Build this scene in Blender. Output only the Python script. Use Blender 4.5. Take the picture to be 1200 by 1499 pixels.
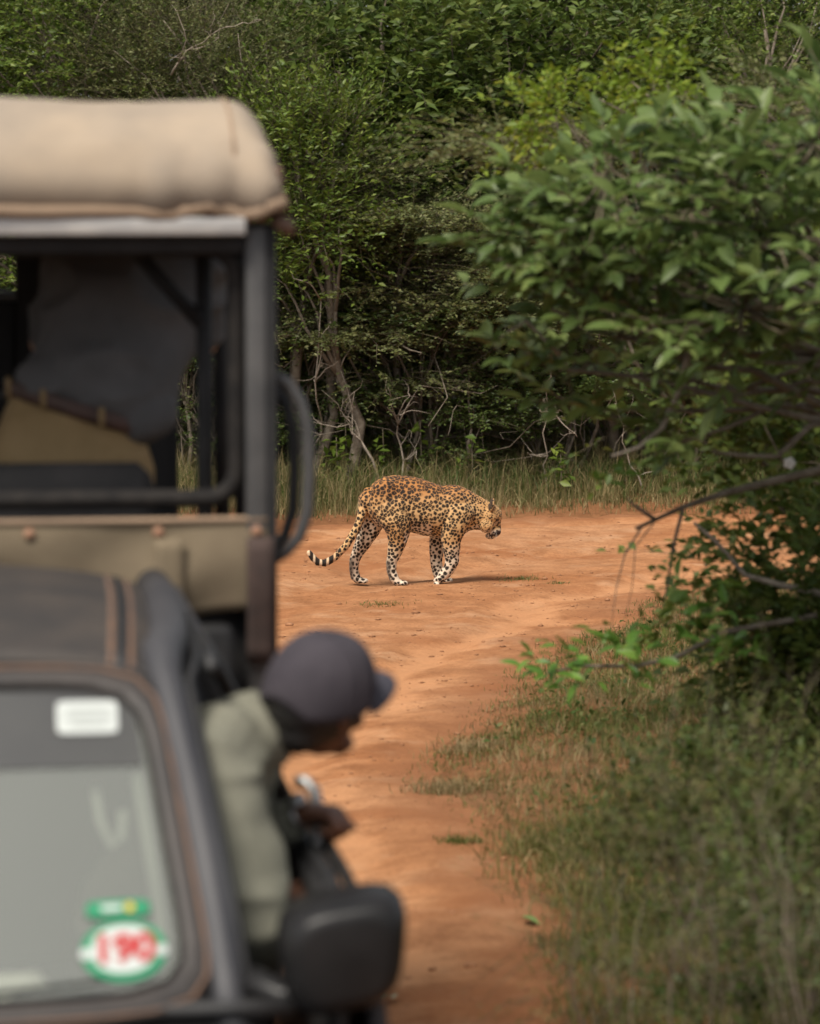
import bpy, bmesh, math, random
import numpy as np
from mathutils import Vector, Matrix, kdtree

for o in list(bpy.data.objects):
    bpy.data.objects.remove(o)
random.seed(7)
rng = np.random.default_rng(11)
scene = bpy.context.scene
COL = scene.collection
R = math.radians

# ------------------------------------------------------------------ camera
FPX = 5040.0
CAMZ = 2.5
PITCH = math.atan((749.5 - 284.0) / FPX)
cam_d = bpy.data.cameras.new('camera')
cam = bpy.data.objects.new('camera', cam_d)
COL.objects.link(cam)
cam.location = (0, 0, CAMZ)
cam.rotation_euler = (R(90) - PITCH, 0, 0)
cam_d.sensor_fit = 'HORIZONTAL'
cam_d.sensor_width = 24.0
cam_d.lens = 24.0 * FPX / 1200.0
cam_d.clip_start = 0.1
cam_d.clip_end = 800
cam_d.dof.use_dof = True
cam_d.dof.focus_distance = 22.2
cam_d.dof.aperture_fstop = 2.7
scene.camera = cam
scene.render.resolution_x = 820
scene.render.resolution_y = 1024

# ------------------------------------------------------------------ light
SUN_EL, SUN_AZ = 58.0, 212.0          # azimuth: compass, 0 = +Y, 90 = +X
world = bpy.data.worlds.new('World')
scene.world = world
world.use_nodes = True
wn = world.node_tree
wn.nodes.clear()
w_out = wn.nodes.new('ShaderNodeOutputWorld')
w_bg = wn.nodes.new('ShaderNodeBackground')
w_sky = wn.nodes.new('ShaderNodeTexSky')
w_sky.sky_type = 'NISHITA'
w_sky.sun_disc = False
w_sky.sun_elevation = R(SUN_EL)
w_sky.sun_rotation = R(SUN_AZ)
w_sky.air_density = 1.0
w_sky.dust_density = 2.0
w_sky.ozone_density = 1.0
w_hs = wn.nodes.new('ShaderNodeHueSaturation')
w_hs.inputs['Saturation'].default_value = 0.25
wn.links.new(w_sky.outputs[0], w_hs.inputs['Color'])
wn.links.new(w_hs.outputs[0], w_bg.inputs[0])
wn.links.new(w_bg.outputs[0], w_out.inputs[0])
w_bg.inputs[1].default_value = 0.085

sun_d = bpy.data.lights.new('sun', 'SUN')
sun_d.energy = 2.7
sun_d.angle = R(20)
sun_d.color = (1.0, 0.93, 0.82)
sun = bpy.data.objects.new('sun', sun_d)
COL.objects.link(sun)
az, el = R(SUN_AZ), R(SUN_EL)
to_sun = Vector((math.sin(az) * math.cos(el), math.cos(az) * math.cos(el), math.sin(el)))
sun.rotation_euler = to_sun.to_track_quat('Z', 'Y').to_euler()
sun.location = (-10, 10, 30)

scene.view_settings.view_transform = 'Standard'
scene.view_settings.look = 'None'
scene.view_settings.exposure = 0.82
scene.view_settings.gamma = 1.0
scene.render.engine = 'CYCLES'
scene.cycles.use_denoising = True
scene.cycles.max_bounces = 8
scene.cycles.transparent_max_bounces = 12
scene.cycles.use_fast_gi = False


# ------------------------------------------------------------------ helpers
def at(px, py, Y):
    """world point at distance Y that the photograph shows at pixel px, py"""
    cx, cz = (px - 600.0) / FPX, (749.5 - py) / FPX
    ry = math.cos(PITCH) + math.sin(PITCH) * cz
    rz = -math.sin(PITCH) + math.cos(PITCH) * cz
    t = Y / ry
    return Vector((cx * t, Y, CAMZ + rz * t))


def srgb(r, g, b):
    f = lambda c: (c / 255 / 12.92) if c / 255 <= 0.04045 else ((c / 255 + 0.055) / 1.055) ** 2.4
    return (f(r), f(g), f(b), 1.0)


def hash3(ix, iy, iz, seed):
    n = (ix * 374761393 + iy * 668265263 + iz * 2147483647 + seed * 1274126177) & 0xffffffff
    n = ((n ^ (n >> 13)) * 1274126177) & 0xffffffff
    n = ((n ^ (n >> 16)) * 668265263) & 0xffffffff
    return ((n ^ (n >> 15)) & 0xffffff) / float(0xffffff)


def vnoise(p, scale=1.0, seed=0):
    p = np.asarray(p, float) * scale
    i = np.floor(p).astype(np.int64)
    f = p - i
    f = f * f * (3 - 2 * f)
    r = 0
    for dx in (0, 1):
        for dy in (0, 1):
            for dz in (0, 1):
                w = (f[:, 0] if dx else 1 - f[:, 0]) * (f[:, 1] if dy else 1 - f[:, 1]) * (f[:, 2] if dz else 1 - f[:, 2])
                r = r + w * hash3(i[:, 0] + dx, i[:, 1] + dy, i[:, 2] + dz, seed)
    return r * 2 - 1


def fbm(p, scale, seed=0, oct=3):
    r = 0
    a = 1.0
    for k in range(oct):
        r = r + a * vnoise(p, scale * 2 ** k, seed + k * 17)
        a *= 0.5
    return r


def link_mesh(name, me, m=None, parent=None, smooth=True):
    o = bpy.data.objects.new(name, me)
    COL.objects.link(o)
    if m is not None:
        me.materials.clear()
        me.materials.append(m)
    if smooth and len(me.polygons):
        me.polygons.foreach_set('use_smooth', [True] * len(me.polygons))
    if parent is not None:
        o.parent = parent
    return o


def np_mesh(name, verts, tris, n=3):
    """mesh from arrays; n corners per face"""
    me = bpy.data.meshes.new(name)
    verts = np.ascontiguousarray(verts, np.float32)
    tris = np.ascontiguousarray(tris, np.int32)
    me.vertices.add(len(verts))
    me.vertices.foreach_set('co', verts.ravel())
    me.loops.add(tris.size)
    me.loops.foreach_set('vertex_index', tris.ravel())
    me.polygons.add(len(tris))
    me.polygons.foreach_set('loop_start', np.arange(len(tris), dtype=np.int32) * n)
    me.update(calc_edges=True)
    me.validate()
    return me


def empty(name, loc=(0, 0, 0), rz=0.0):
    o = bpy.data.objects.new(name, None)
    COL.objects.link(o)
    o.location = loc
    o.rotation_euler = (0, 0, rz)
    o.empty_display_size = 0.2
    return o


def tag(o, label=None, cat=None, group=None, kind=None):
    if label: o['label'] = label
    if cat: o['category'] = cat
    if group: o['group'] = group
    if kind: o['kind'] = kind
    return o


class MB:
    """collects shapes into one mesh"""
    def __init__(self):
        self.v, self.f = [], []

    def add(self, v, f):
        b = len(self.v)
        self.v += [tuple(q) for q in v]
        self.f += [tuple(b + i for i in q) for q in f]
        return self

    def box(self, x0, x1, y0, y1, z0, z1):
        v = [(x, y, z) for z in (z0, z1) for y in (y0, y1) for x in (x0, x1)]
        f = [(0, 2, 3, 1), (4, 5, 7, 6), (0, 1, 5, 4), (2, 6, 7, 3), (0, 4, 6, 2), (1, 3, 7, 5)]
        return self.add(v, f)

    def tube(self, pts, rad, n=8, ref=None, closed=False, round_ends=False):
        """pts: points; rad: one radius, list of radii or list of (ra, rb)"""
        P = [Vector(p) for p in pts]
        k = len(P)
        if not isinstance(rad, (list, tuple)):
            rad = [rad] * k
        rad = [(r, r) if not isinstance(r, (list, tuple)) else r for r in rad]
        if round_ends and not closed:
            d0 = (P[0] - P[1]).normalized(); d1 = (P[-1] - P[-2]).normalized()
            r0, r1 = min(rad[0]), min(rad[-1])
            pre = [P[0] + d0 * r0 * math.sin(a) for a in (R(80), R(55), R(28))]
            prr = [(rad[0][0] * math.cos(a), rad[0][1] * math.cos(a)) for a in (R(80), R(55), R(28))]
            post = [P[-1] + d1 * r1 * math.sin(a) for a in (R(28), R(55), R(80))]
            por = [(rad[-1][0] * math.cos(a), rad[-1][1] * math.cos(a)) for a in (R(28), R(55), R(80))]
            P = pre + P + post; rad = prr + rad + por; k = len(P)
        verts, faces = [], []
        e1 = None
        for i in range(k):
            if closed:
                t = (P[(i + 1) % k] - P[i - 1])
            else:
                t = P[min(i + 1, k - 1)] - P[max(i - 1, 0)]
            t = t.normalized() if t.length > 1e-9 else Vector((0, 0, 1))
            if ref is not None:
                e = Vector(ref)
            elif e1 is None:
                e = Vector((0, 0, 1)) if abs(t.z) < 0.9 else Vector((0, 1, 0))
            else:
                e = e1
            e1 = (e - t * e.dot(t))
            if e1.length < 1e-6:
                e1 = t.orthogonal()
            e1.normalize()
            e2 = t.cross(e1)
            for j in range(n):
                a = 2 * math.pi * j / n
                verts.append(P[i] + e1 * math.cos(a) * rad[i][0] + e2 * math.sin(a) * rad[i][1])
        m = k if closed else k - 1
        for i in range(m):
            for j in range(n):
                a, b = i * n + j, i * n + (j + 1) % n
                c, d = ((i + 1) % k) * n + (j + 1) % n, ((i + 1) % k) * n + j
                faces.append((a, b, c, d))
        if not closed:
            faces.append(tuple(range(n - 1, -1, -1)))
            faces.append(tuple((k - 1) * n + j for j in range(n)))
        return self.add(verts, faces)

    def ball(self, c, r, n=14, rot=None):
        c = Vector(c)
        if not isinstance(r, (list, tuple)): r = (r, r, r)
        v, f = [], []
        m = n // 2
        for i in range(1, m):
            a = math.pi * i / m
            for j in range(n):
                b = 2 * math.pi * j / n
                q = Vector((r[0] * math.sin(a) * math.cos(b), r[1] * math.sin(a) * math.sin(b), r[2] * math.cos(a)))
                if rot is not None: q = rot @ q
                v.append(c + q)
        top = Vector((0, 0, r[2])); bot = Vector((0, 0, -r[2]))
        if rot is not None: top, bot = rot @ top, rot @ bot
        v += [c + top, c + bot]
        T, B = len(v) - 2, len(v) - 1
        for i in range(m - 2):
            for j in range(n):
                f.append((i * n + j, (i + 1) * n + j, (i + 1) * n + (j + 1) % n, i * n + (j + 1) % n))
        for j in range(n):
            f.append((T, j, (j + 1) % n))
            f.append((B, (m - 2) * n + (j + 1) % n, (m - 2) * n + j))
        return self.add(v, f)

    def grid(self, fn, nu, nv):
        v = [fn(i / nu, j / nv) for j in range(nv + 1) for i in range(nu + 1)]
        f = [(j * (nu + 1) + i, j * (nu + 1) + i + 1, (j + 1) * (nu + 1) + i + 1, (j + 1) * (nu + 1) + i) for j in range(nv) for i in range(nu)]
        return self.add(v, f)

    def mesh(self, name='m'):
        me = bpy.data.meshes.new(name)
        me.from_pydata(self.v, [], self.f)
        me.update()
        return me

    def build(self, name, m, parent=None, smooth=True, bevel=0.0, thick=0.0, seg=2, auto=None):
        me = self.mesh(name)
        if bevel or thick:
            me = modded(me, bevel=bevel, thick=thick, seg=seg)
        o = link_mesh(name, me, m, parent, smooth)
        return o


def modded(me, bevel=0.0, thick=0.0, seg=2, voxel=0.0, smooth_it=0, sub=0):
    o = bpy.data.objects.new('temporary', me)
    COL.objects.link(o)
    if thick:
        s = o.modifiers.new('s', 'SOLIDIFY'); s.thickness = thick; s.offset = 0
    if voxel:
        s = o.modifiers.new('r', 'REMESH'); s.mode = 'VOXEL'; s.voxel_size = voxel; s.adaptivity = 0
    if smooth_it:
        s = o.modifiers.new('sm', 'SMOOTH'); s.factor = 0.5; s.iterations = smooth_it
    if bevel:
        s = o.modifiers.new('b', 'BEVEL'); s.width = bevel; s.segments = seg; s.limit_method = 'ANGLE'; s.angle_limit = R(40)
    if sub:
        s = o.modifiers.new('su', 'SUBSURF'); s.levels = sub; s.render_levels = sub
    bpy.context.view_layer.update()
    dg = bpy.context.evaluated_depsgraph_get()
    out = bpy.data.meshes.new_from_object(o.evaluated_get(dg))
    bpy.data.objects.remove(o)
    return out


def mesh_co(me):
    a = np.empty(len(me.vertices) * 3, np.float32)
    me.vertices.foreach_get('co', a)
    return a.reshape(-1, 3).astype(float)


def mesh_no(me):
    a = np.empty(len(me.vertices) * 3, np.float32)
    me.vertices.foreach_get('normal', a)
    return a.reshape(-1, 3).astype(float)


def set_co(me, c):
    me.vertices.foreach_set('co', np.ascontiguousarray(c, np.float32).ravel())
    me.update()


# ------------------------------------------------------------------ materials
def new_mat(name):
    m = bpy.data.materials.new(name)
    m.use_nodes = True
    nt = m.node_tree
    b = nt.nodes['Principled BSDF']
    return m, nt, b


def mat(name, c1, c2=None, rough=0.6, scale=8.0, bump=0.0, bscale=60.0, metal=0.0, spec=0.5, detail=4.0, lo=0.35, hi=0.65, coat=0.0, stretch=None):
    m, nt, b = new_mat(name)
    b.inputs['Roughness'].default_value = rough
    b.inputs['Metallic'].default_value = metal
    b.inputs['Specular IOR Level'].default_value = spec
    b.inputs['Coat Weight'].default_value = coat
    tc = nt.nodes.new('ShaderNodeTexCoord')
    src = tc.outputs['Object']
    if stretch:
        mp = nt.nodes.new('ShaderNodeMapping')
        mp.inputs['Scale'].default_value = stretch
        nt.links.new(src, mp.inputs[0]); src = mp.outputs[0]
    if c2 is None:
        c2 = tuple(x * 0.8 for x in c1[:3]) + (1,)
    n = nt.nodes.new('ShaderNodeTexNoise')
    n.inputs['Scale'].default_value = scale
    n.inputs['Detail'].default_value = detail
    n.inputs['Roughness'].default_value = 0.6
    r = nt.nodes.new('ShaderNodeValToRGB')
    r.color_ramp.elements[0].color = c1; r.color_ramp.elements[1].color = c2
    r.color_ramp.elements[0].position = lo; r.color_ramp.elements[1].position = hi
    nt.links.new(src, n.inputs[0]); nt.links.new(n.outputs[0], r.inputs[0])
    nt.links.new(r.outputs[0], b.inputs['Base Color'])
    if bump:
        n2 = nt.nodes.new('ShaderNodeTexNoise')
        n2.inputs['Scale'].default_value = bscale; n2.inputs['Detail'].default_value = 5
        bp = nt.nodes.new('ShaderNodeBump'); bp.inputs['Strength'].default_value = bump; bp.inputs['Distance'].default_value = 0.02
        nt.links.new(src, n2.inputs[0]); nt.links.new(n2.outputs[0], bp.inputs['Height'])
        nt.links.new(bp.outputs[0], b.inputs['Normal'])
    return m


def leaf_mat(name, stops, rough=0.42, trans=0.28, spec=0.3, patch=1.2):
    """stops: list of (pos, colour) over a random value per leaf mixed with a slow patchy noise"""
    m, nt, b = new_mat(name)
    g = nt.nodes.new('ShaderNodeNewGeometry')
    tc = nt.nodes.new('ShaderNodeTexCoord')
    n = nt.nodes.new('ShaderNodeTexNoise'); n.inputs['Scale'].default_value = patch; n.inputs['Detail'].default_value = 2
    nt.links.new(tc.outputs['Object'], n.inputs[0])
    mx = nt.nodes.new('ShaderNodeMix'); mx.data_type = 'FLOAT'
    mx.inputs[0].default_value = 0.4
    oi = nt.nodes.new('ShaderNodeObjectInfo')
    ad = nt.nodes.new('ShaderNodeMath'); ad.operation = 'ADD'; fr = nt.nodes.new('ShaderNodeMath'); fr.operation = 'FRACT'
    nt.links.new(g.outputs['Random Per Island'], ad.inputs[0]); nt.links.new(oi.outputs['Random'], ad.inputs[1]); nt.links.new(ad.outputs[0], fr.inputs[0])
    nt.links.new(fr.outputs[0], mx.inputs[2]); nt.links.new(n.outputs[0], mx.inputs[3])
    r = nt.nodes.new('ShaderNodeValToRGB')
    while len(r.color_ramp.elements) < len(stops): r.color_ramp.elements.new(0.5)
    for e, (p, c) in zip(r.color_ramp.elements, stops):
        e.position = p; e.color = c
    nt.links.new(mx.outputs[0], r.inputs[0])
    nt.links.new(r.outputs[0], b.inputs['Base Color'])
    b.inputs['Roughness'].default_value = rough
    b.inputs['Specular IOR Level'].default_value = spec
    t = nt.nodes.new('ShaderNodeBsdfTranslucent')
    hs = nt.nodes.new('ShaderNodeHueSaturation'); hs.inputs['Value'].default_value = 1.3; hs.inputs['Hue'].default_value = 0.497
    nt.links.new(r.outputs[0], hs.inputs['Color']); nt.links.new(hs.outputs[0], t.inputs[0])
    ms = nt.nodes.new('ShaderNodeMixShader'); ms.inputs[0].default_value = trans
    out = nt.nodes['Material Output']
    nt.links.new(b.outputs[0], ms.inputs[1]); nt.links.new(t.outputs[0], ms.inputs[2]); nt.links.new(ms.outputs[0], out.inputs[0])
    return m


M = {}
M['leaf_gloss'] = leaf_mat('leaf_gloss', [(0.2, (.048, .080, .014, 1)), (0.5, (.085, .125, .024, 1)), (0.78, (.14, .175, .038, 1)), (0.97, (.28, .25, .07, 1))], rough=0.5, spec=.28)
M['leaf_grey'] = leaf_mat('leaf_grey', [(0.2, (.060, .080, .022, 1)), (0.6, (.125, .138, .045, 1)), (0.95, (.24, .23, .095, 1))], rough=0.55)
M['leaf_fresh'] = leaf_mat('leaf_fresh', [(0.2, (.060, .102, .013, 1)), (0.6, (.120, .172, .026, 1)), (0.95, (.22, .25, .05, 1))], rough=0.45)
M['leaf_lime'] = leaf_mat('leaf_lime', [(0.15, (.11, .17, .016, 1)), (0.6, (.18, .25, .025, 1)), (0.9, (.27, .25, .035, 1)), (0.99, (.35, .15, .03, 1))], rough=0.5, trans=0.4)
M['leaf_dark'] = leaf_mat('leaf_dark', [(0.2, (.036, .060, .012, 1)), (0.6, (.064, .095, .019, 1)), (0.95, (.115, .145, .034, 1))], rough=0.45)
M['leaf_big'] = leaf_mat('leaf_big', [(0.15, (.070, .115, .030, 1)), (0.5, (.112, .168, .045, 1)), (0.8, (.170, .220, .066, 1)), (0.97, (.30, .29, .07, 1))], rough=0.46, trans=0.34, patch=3.0, spec=.38)
M['leaf_weed'] = leaf_mat('leaf_weed', [(0.2, (.040, .058, .012, 1)), (0.6, (.080, .095, .022, 1)), (0.95, (.15, .135, .045, 1))], rough=0.6, spec=.2)
M['bark'] = mat('bark', (.10, .075, .05, 1), (.20, .165, .125, 1), rough=.9, scale=14, bump=.5, bscale=50)
M['bark_pale'] = mat('bark_pale', (.20, .16, .12, 1), (.36, .30, .24, 1), rough=.9, scale=18, bump=.4, bscale=70)
M['twig'] = mat('twig', (.09, .07, .04, 1), (.17, .14, .09, 1), rough=.9, scale=12)
M['grass'] = leaf_mat('grass', [(0.2, (.055, .085, .015, 1)), (0.5, (.12, .135, .035, 1)), (0.7, (.21, .175, .07, 1)), (0.92, (.32, .235, .12, 1))], rough=.6, trans=.3, spec=.2, patch=1.1)
M['grass_bank'] = leaf_mat('grass_bank', [(0.15, (.07, .09, .022, 1)), (0.4, (.17, .15, .06, 1)), (0.65, (.30, .235, .115, 1)), (0.9, (.42, .32, .19, 1))], rough=.7, trans=.3, spec=.2, patch=.9)
M['grass_green'] = leaf_mat('grass_green', [(0.2, (.03, .06, .010, 1)), (0.55, (.065, .10, .02, 1)), (0.9, (.17, .16, .06, 1))], rough=.6, trans=.3, spec=.25, patch=1.4)
M['grass_dry'] = leaf_mat('grass_dry', [(0.2, (.15, .125, .055, 1)), (0.55, (.27, .205, .10, 1)), (0.9, (.36, .26, .15, 1))], rough=.7, trans=.3, spec=.2, patch=1.3)


def leaf_arrays(P, D, N, L, W, fold=0.25):
    """diamond leaves folded along the midrib: 4 vertices, 2 triangles each"""
    D = D / np.maximum(np.linalg.norm(D, axis=1, keepdims=True), 1e-9)
    S = np.cross(D, N); S /= np.maximum(np.linalg.norm(S, axis=1, keepdims=True), 1e-9)
    N = np.cross(S, D)
    L = L[:, None]; W = W[:, None]
    v = np.stack([P, P + D * L * .45 + S * W * .5 + N * W * fold, P + D * L, P + D * L * .45 - S * W * .5 + N * W * fold], 1).reshape(-1, 3)
    b = np.arange(len(P))[:, None] * 4
    t = np.concatenate([b + np.array([[0, 1, 2]]), b + np.array([[0, 2, 3]])], 1).reshape(-1, 3)
    return v, t


def unit(a):
    return a / np.maximum(np.linalg.norm(a, axis=1, keepdims=True), 1e-9)


def sprays(P, D, L, k, leaf, ratio=0.5, droop=0.15, jit=0.5, up=0.8):
    """leafy twigs: returns leaf vertices/triangles and twig vertices/triangles"""
    m = len(P)
    D = unit(D)
    t = (np.arange(k) + 0.6) / k
    t = np.clip(t[None, :] + rng.normal(0, .05, (m, k)), 0.05, 1.0)
    side = np.cross(D, np.array([0, 0, 1.0])) + 1e-6
    side = unit(side)
    pos = P[:, None, :] + D[:, None, :] * (L[:, None] * t)[..., None]
    pos[..., 2] -= droop * L[:, None] * t * t
    sg = np.where(np.arange(k) % 2 == 0, 1.0, -1.0)[None, :, None]
    ld = D[:, None, :] * 0.55 + side[:, None, :] * sg * 0.8 + rng.normal(0, jit * .6, (m, k, 3))
    nn = np.zeros((m, k, 3)); nn[..., 2] = up
    nn = nn + rng.normal(0, jit, (m, k, 3)) + D[:, None, :] * .25
    sz = leaf * rng.uniform(.6, 1.35, (m * k))
    lv, lt = leaf_arrays(pos.reshape(-1, 3), ld.reshape(-1, 3), nn.reshape(-1, 3), sz, sz * ratio * rng.uniform(.75, 1.25, m * k))
    # twig: a 3-sided spike in two lengths
    r0 = np.maximum(.0012, L * .0055)[:, None]
    upv = np.cross(side, D)
    mid = P + D * (L * .5)[:, None]; mid[:, 2] -= droop * L * .25
    end = P + D * L[:, None]; end[:, 2] -= droop * L
    ring = []
    for c, rr in ((P, r0), (mid, r0 * .7)):
        for a in (0, 2.094, 4.189):
            ring.append(c + (side * math.cos(a) + upv * math.sin(a)) * rr)
    ring.append(end)
    tv = np.stack(ring, 1).reshape(-1, 3)
    b = np.arange(m)[:, None] * 7
    f = []
    for j in range(3):
        q = (j + 1) % 3
        f += [b + np.array([[j, q, 3 + q]]), b + np.array([[j, 3 + q, 3 + j]]), b + np.array([[3 + j, 3 + q, 6]])]
    tt = np.concatenate(f, 1).reshape(-1, 3)
    return lv, lt, tv, tt


def join_arrays(parts):
    vs, ts, b = [], [], 0
    for v, t in parts:
        vs.append(v); ts.append(t + b); b += len(v)
    return np.concatenate(vs), np.concatenate(ts)


def limb_path(a, b, n=6, wob=.08, sag=0.0):
    """a limb that wanders smoothly from a to b"""
    a, b = Vector(a), Vector(b)
    L = (b - a).length
    vel, off, walk = Vector(), Vector(), [Vector()]
    for i in range(n):
        vel = vel * .6 + Vector((random.gauss(0, 1), random.gauss(0, 1), random.gauss(0, 1))) * (wob * L / n * .8)
        off = off + vel
        walk.append(off.copy())
    out = []
    for i in range(n + 1):
        t = i / n
        p = a.lerp(b, t) + walk[i] - walk[n] * t
        p.z += sag * L * math.sin(math.pi * t)
        out.append(p)
    return out


def tree(name, label, base, crowns, leaf=.05, nsp=2500, k=9, spl=.32, ratio=.5, layered=False, mat_leaf='leaf_gloss', clumps=40, trunks=3, cs=.3, group='trees and bushes of the thicket', cat='tree', shell=.7, bark='bark', droop=.15, upright=0.0, trunk_r=.045, bare=0):
    """crowns: list of (cx,cy,cz,rx,ry,rz), relative to base"""
    root = empty(name, base)
    tag(root, label, cat, group)
    vol = np.array([c[3] * c[4] * c[5] for c in crowns]) ** .67
    pick = rng.choice(len(crowns), clumps, p=vol / vol.sum())
    cc = np.array(crowns)[pick]
    d = unit(rng.normal(0, 1, (clumps, 3)))
    rad = shell + (1 - shell) * rng.uniform(0, 1, (clumps, 1)) ** .5
    rad = np.where(rng.uniform(0, 1, (clumps, 1)) < .2, rad * rng.uniform(.3, 1, (clumps, 1)), rad)
    cen = cc[:, :3] + d * rad * cc[:, 3:]
    low = cen[:, 2] < 0.25
    cen[low, 2] = rng.uniform(.25, .6, low.sum())
    wt = rng.uniform(.35, 1.4, clumps); wt /= wt.sum()
    ci = rng.choice(clumps, nsp, p=wt)
    off = rng.normal(0, 1, (nsp, 3)) * cs
    if layered: off[:, 2] *= .24
    P = cen[ci] + off
    Dv = (P - cc[ci][:, :3]) / cc[ci][:, 3:] + rng.normal(0, .45, (nsp, 3)) + off / cs * .35
    if layered: Dv[:, 2] *= .3
    Dv[:, 2] += .15 + upright
    P[:, 2] = np.maximum(P[:, 2], .08)
    L = spl * rng.uniform(.55, 1.4, nsp)
    lv, lt, tv, tt = sprays(P, Dv, L, k, leaf, ratio, droop)
    link_mesh('crown', np_mesh('crown', lv, lt), M[mat_leaf], root, smooth=False)
    tw = link_mesh('twigs', np_mesh('twigs', tv, tt), M['twig'], root, smooth=False)
    tw['kind'] = 'stuff'
    # trunks and limbs
    mb = MB()
    stems = []
    for i in range(trunks):
        a = Vector((random.gauss(0, .12), random.gauss(0, .12), -.05))
        c = crowns[i % len(crowns)]
        b = Vector((c[0] + random.gauss(0, .25) * c[3], c[1] + random.gauss(0, .2) * c[4], c[2] + .3 * c[5]))
        p = limb_path(a, b, 8, .3, 0)
        stems.append(p)
        mb.tube(p, [trunk_r * (1.25 - 1.0 * j / 8) for j in range(9)], 7)
    for i in range(clumps):
        c = Vector(cen[i])
        s = min(stems, key=lambda s_: (s_[5] - c).length)
        j = max(1, min(7, int(8 * (c.z - .3) / max(s[8].z, .5) * .75)))
        p = limb_path(s[j], c, 5, .3, .06)
        mb.tube(p, [trunk_r * (.5 - .08 * q) for q in range(6)], 5)
    for i in range(bare):
        s = random.choice(stems)
        a = s[random.randint(1, 6)]
        b = a + Vector((random.gauss(0, .7), random.gauss(-.5, .4), random.gauss(.1, .5)))
        b.z = max(b.z, .1)
        mb.tube(limb_path(a, b, 6, .5, 0), [trunk_r * (.35 - .05 * q) for q in range(7)], 4)
    mb.build('trunk', M[bark], root)
    return root


# ------------------------------------------------------------------ ground and road
INNER = np.array([(1.0, -30), (.75, 0), (.66, 6), (.58, 9), (.54, 10.4), (.35, 12.5), (.14, 14), (.15, 15.1), (.40, 16.7), (.74, 18.2), (1.36, 20.5), (2.0, 21.9), (3.3, 23.2), (6, 24.5), (12, 25.6), (40, 27)])
OUTER = np.array([(-3.2, -30), (-3.3, 3), (-3.4, 18), (-2.9, 22.2), (-1.9, 24.7), (-1.0, 25.8), (-.2, 26.4), (1, 26.75), (2.4, 26.8), (4, 27.1), (12, 28.7), (40, 31)])


def smooth_line(P, it=2):
    for _ in range(it):
        q = [P[0]]
        for a, b in zip(P[:-1], P[1:]):
            q += [a * .75 + b * .25, a * .25 + b * .75]
        q.append(P[-1]); P = np.array(q)
    return P


INNER_S, OUTER_S = smooth_line(INNER), smooth_line(OUTER)
POLY = np.concatenate([INNER_S, OUTER_S[::-1]])


def poly_sd(xy):
    """signed distance to the road outline, positive on the road"""
    x, y = xy[:, 0], xy[:, 1]
    best = np.full(len(x), 1e9); ins = np.zeros(len(x), bool)
    n = len(POLY)
    for i in range(n):
        a, b = POLY[i], POLY[(i + 1) % n]
        e = b - a
        t = np.clip(((x - a[0]) * e[0] + (y - a[1]) * e[1]) / (e @ e + 1e-12), 0, 1)
        dx, dy = x - a[0] - t * e[0], y - a[1] - t * e[1]
        best = np.minimum(best, dx * dx + dy * dy)
        c = ((a[1] > y) != (b[1] > y)) & (x < (b[0] - a[0]) * (y - a[1]) / (b[1] - a[1] + 1e-12) + a[0])
        ins ^= c
    d = np.sqrt(best)
    return np.where(ins, d, -d)


def xyz0(xy):
    return np.column_stack([xy, np.zeros(len(xy))])


def edge_sd(xy):
    p = xyz0(xy)
    return poly_sd(xy) + .13 * vnoise(p, 1.1, 3) + .05 * vnoise(p, 4.0, 4) + .03 * vnoise(p, 11.0, 5)


def ground_z(xy, sd=None):
    p = xyz0(xy)
    if sd is None: sd = edge_sd(xy)
    out = np.clip(-sd / .35, 0, 1)
    z = out * (.045 + .035 * vnoise(p, 1.3, 9) + .02 * vnoise(p, 4, 10)) + np.clip((-sd - 1) / 6, 0, 1) * .12
    inn = np.clip(sd / .12, 0, 1)
    return z - .05 * inn - .004


def road_z(xy, sd=None):
    p = xyz0(xy)
    if sd is None: sd = edge_sd(xy)
    z = .010 * vnoise(p, .8, 20) + .008 * vnoise(p, 3.0, 21) + .005 * vnoise(p, 9, 22) + .0025 * vnoise(p, 26, 23)
    for c_, w_ in ((.62, .17), (2.05, .19)):
        g = np.exp(-((sd - c_ - .05 * vnoise(p, .5, 25)) / w_) ** 2)
        z = z - .034 * g + .010 * np.exp(-((sd - c_ - .27) / .09) ** 2) + .006 * g * vnoise(p, 7, 26)
    return z + .012 * np.clip(sd / .3, -1, 0) + .012 * np.clip(1 - sd / .4, 0, 1) * vnoise(p, 5, 27)


def axis(segs):
    out = []
    for a, b, st in segs:
        out += list(np.arange(a, b, st))
    out.append(segs[-1][1])
    return np.array(out)


def grid_mesh(name, X, Y, zfun, keep=None):
    gx, gy = np.meshgrid(X, Y)
    xy = np.column_stack([gx.ravel(), gy.ravel()])
    sd = edge_sd(xy)
    z = zfun(xy, sd)
    nx, ny = len(X), len(Y)
    i = np.arange(ny - 1)[:, None] * nx + np.arange(nx - 1)[None, :]
    q = np.stack([i, i + 1, i + nx + 1, i + nx], -1).reshape(-1, 4)
    if keep is not None:
        q = q[(sd[q] > keep).any(1)]
    used = np.unique(q)
    rm = np.zeros(len(xy), int); rm[used] = np.arange(len(used))
    me = np_mesh(name, np.column_stack([xy, z])[used], rm[q], 4)
    at_ = me.attributes.new('edge', 'FLOAT', 'POINT')
    at_.data.foreach_set('value', sd[used].astype(np.float32))
    return me


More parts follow.
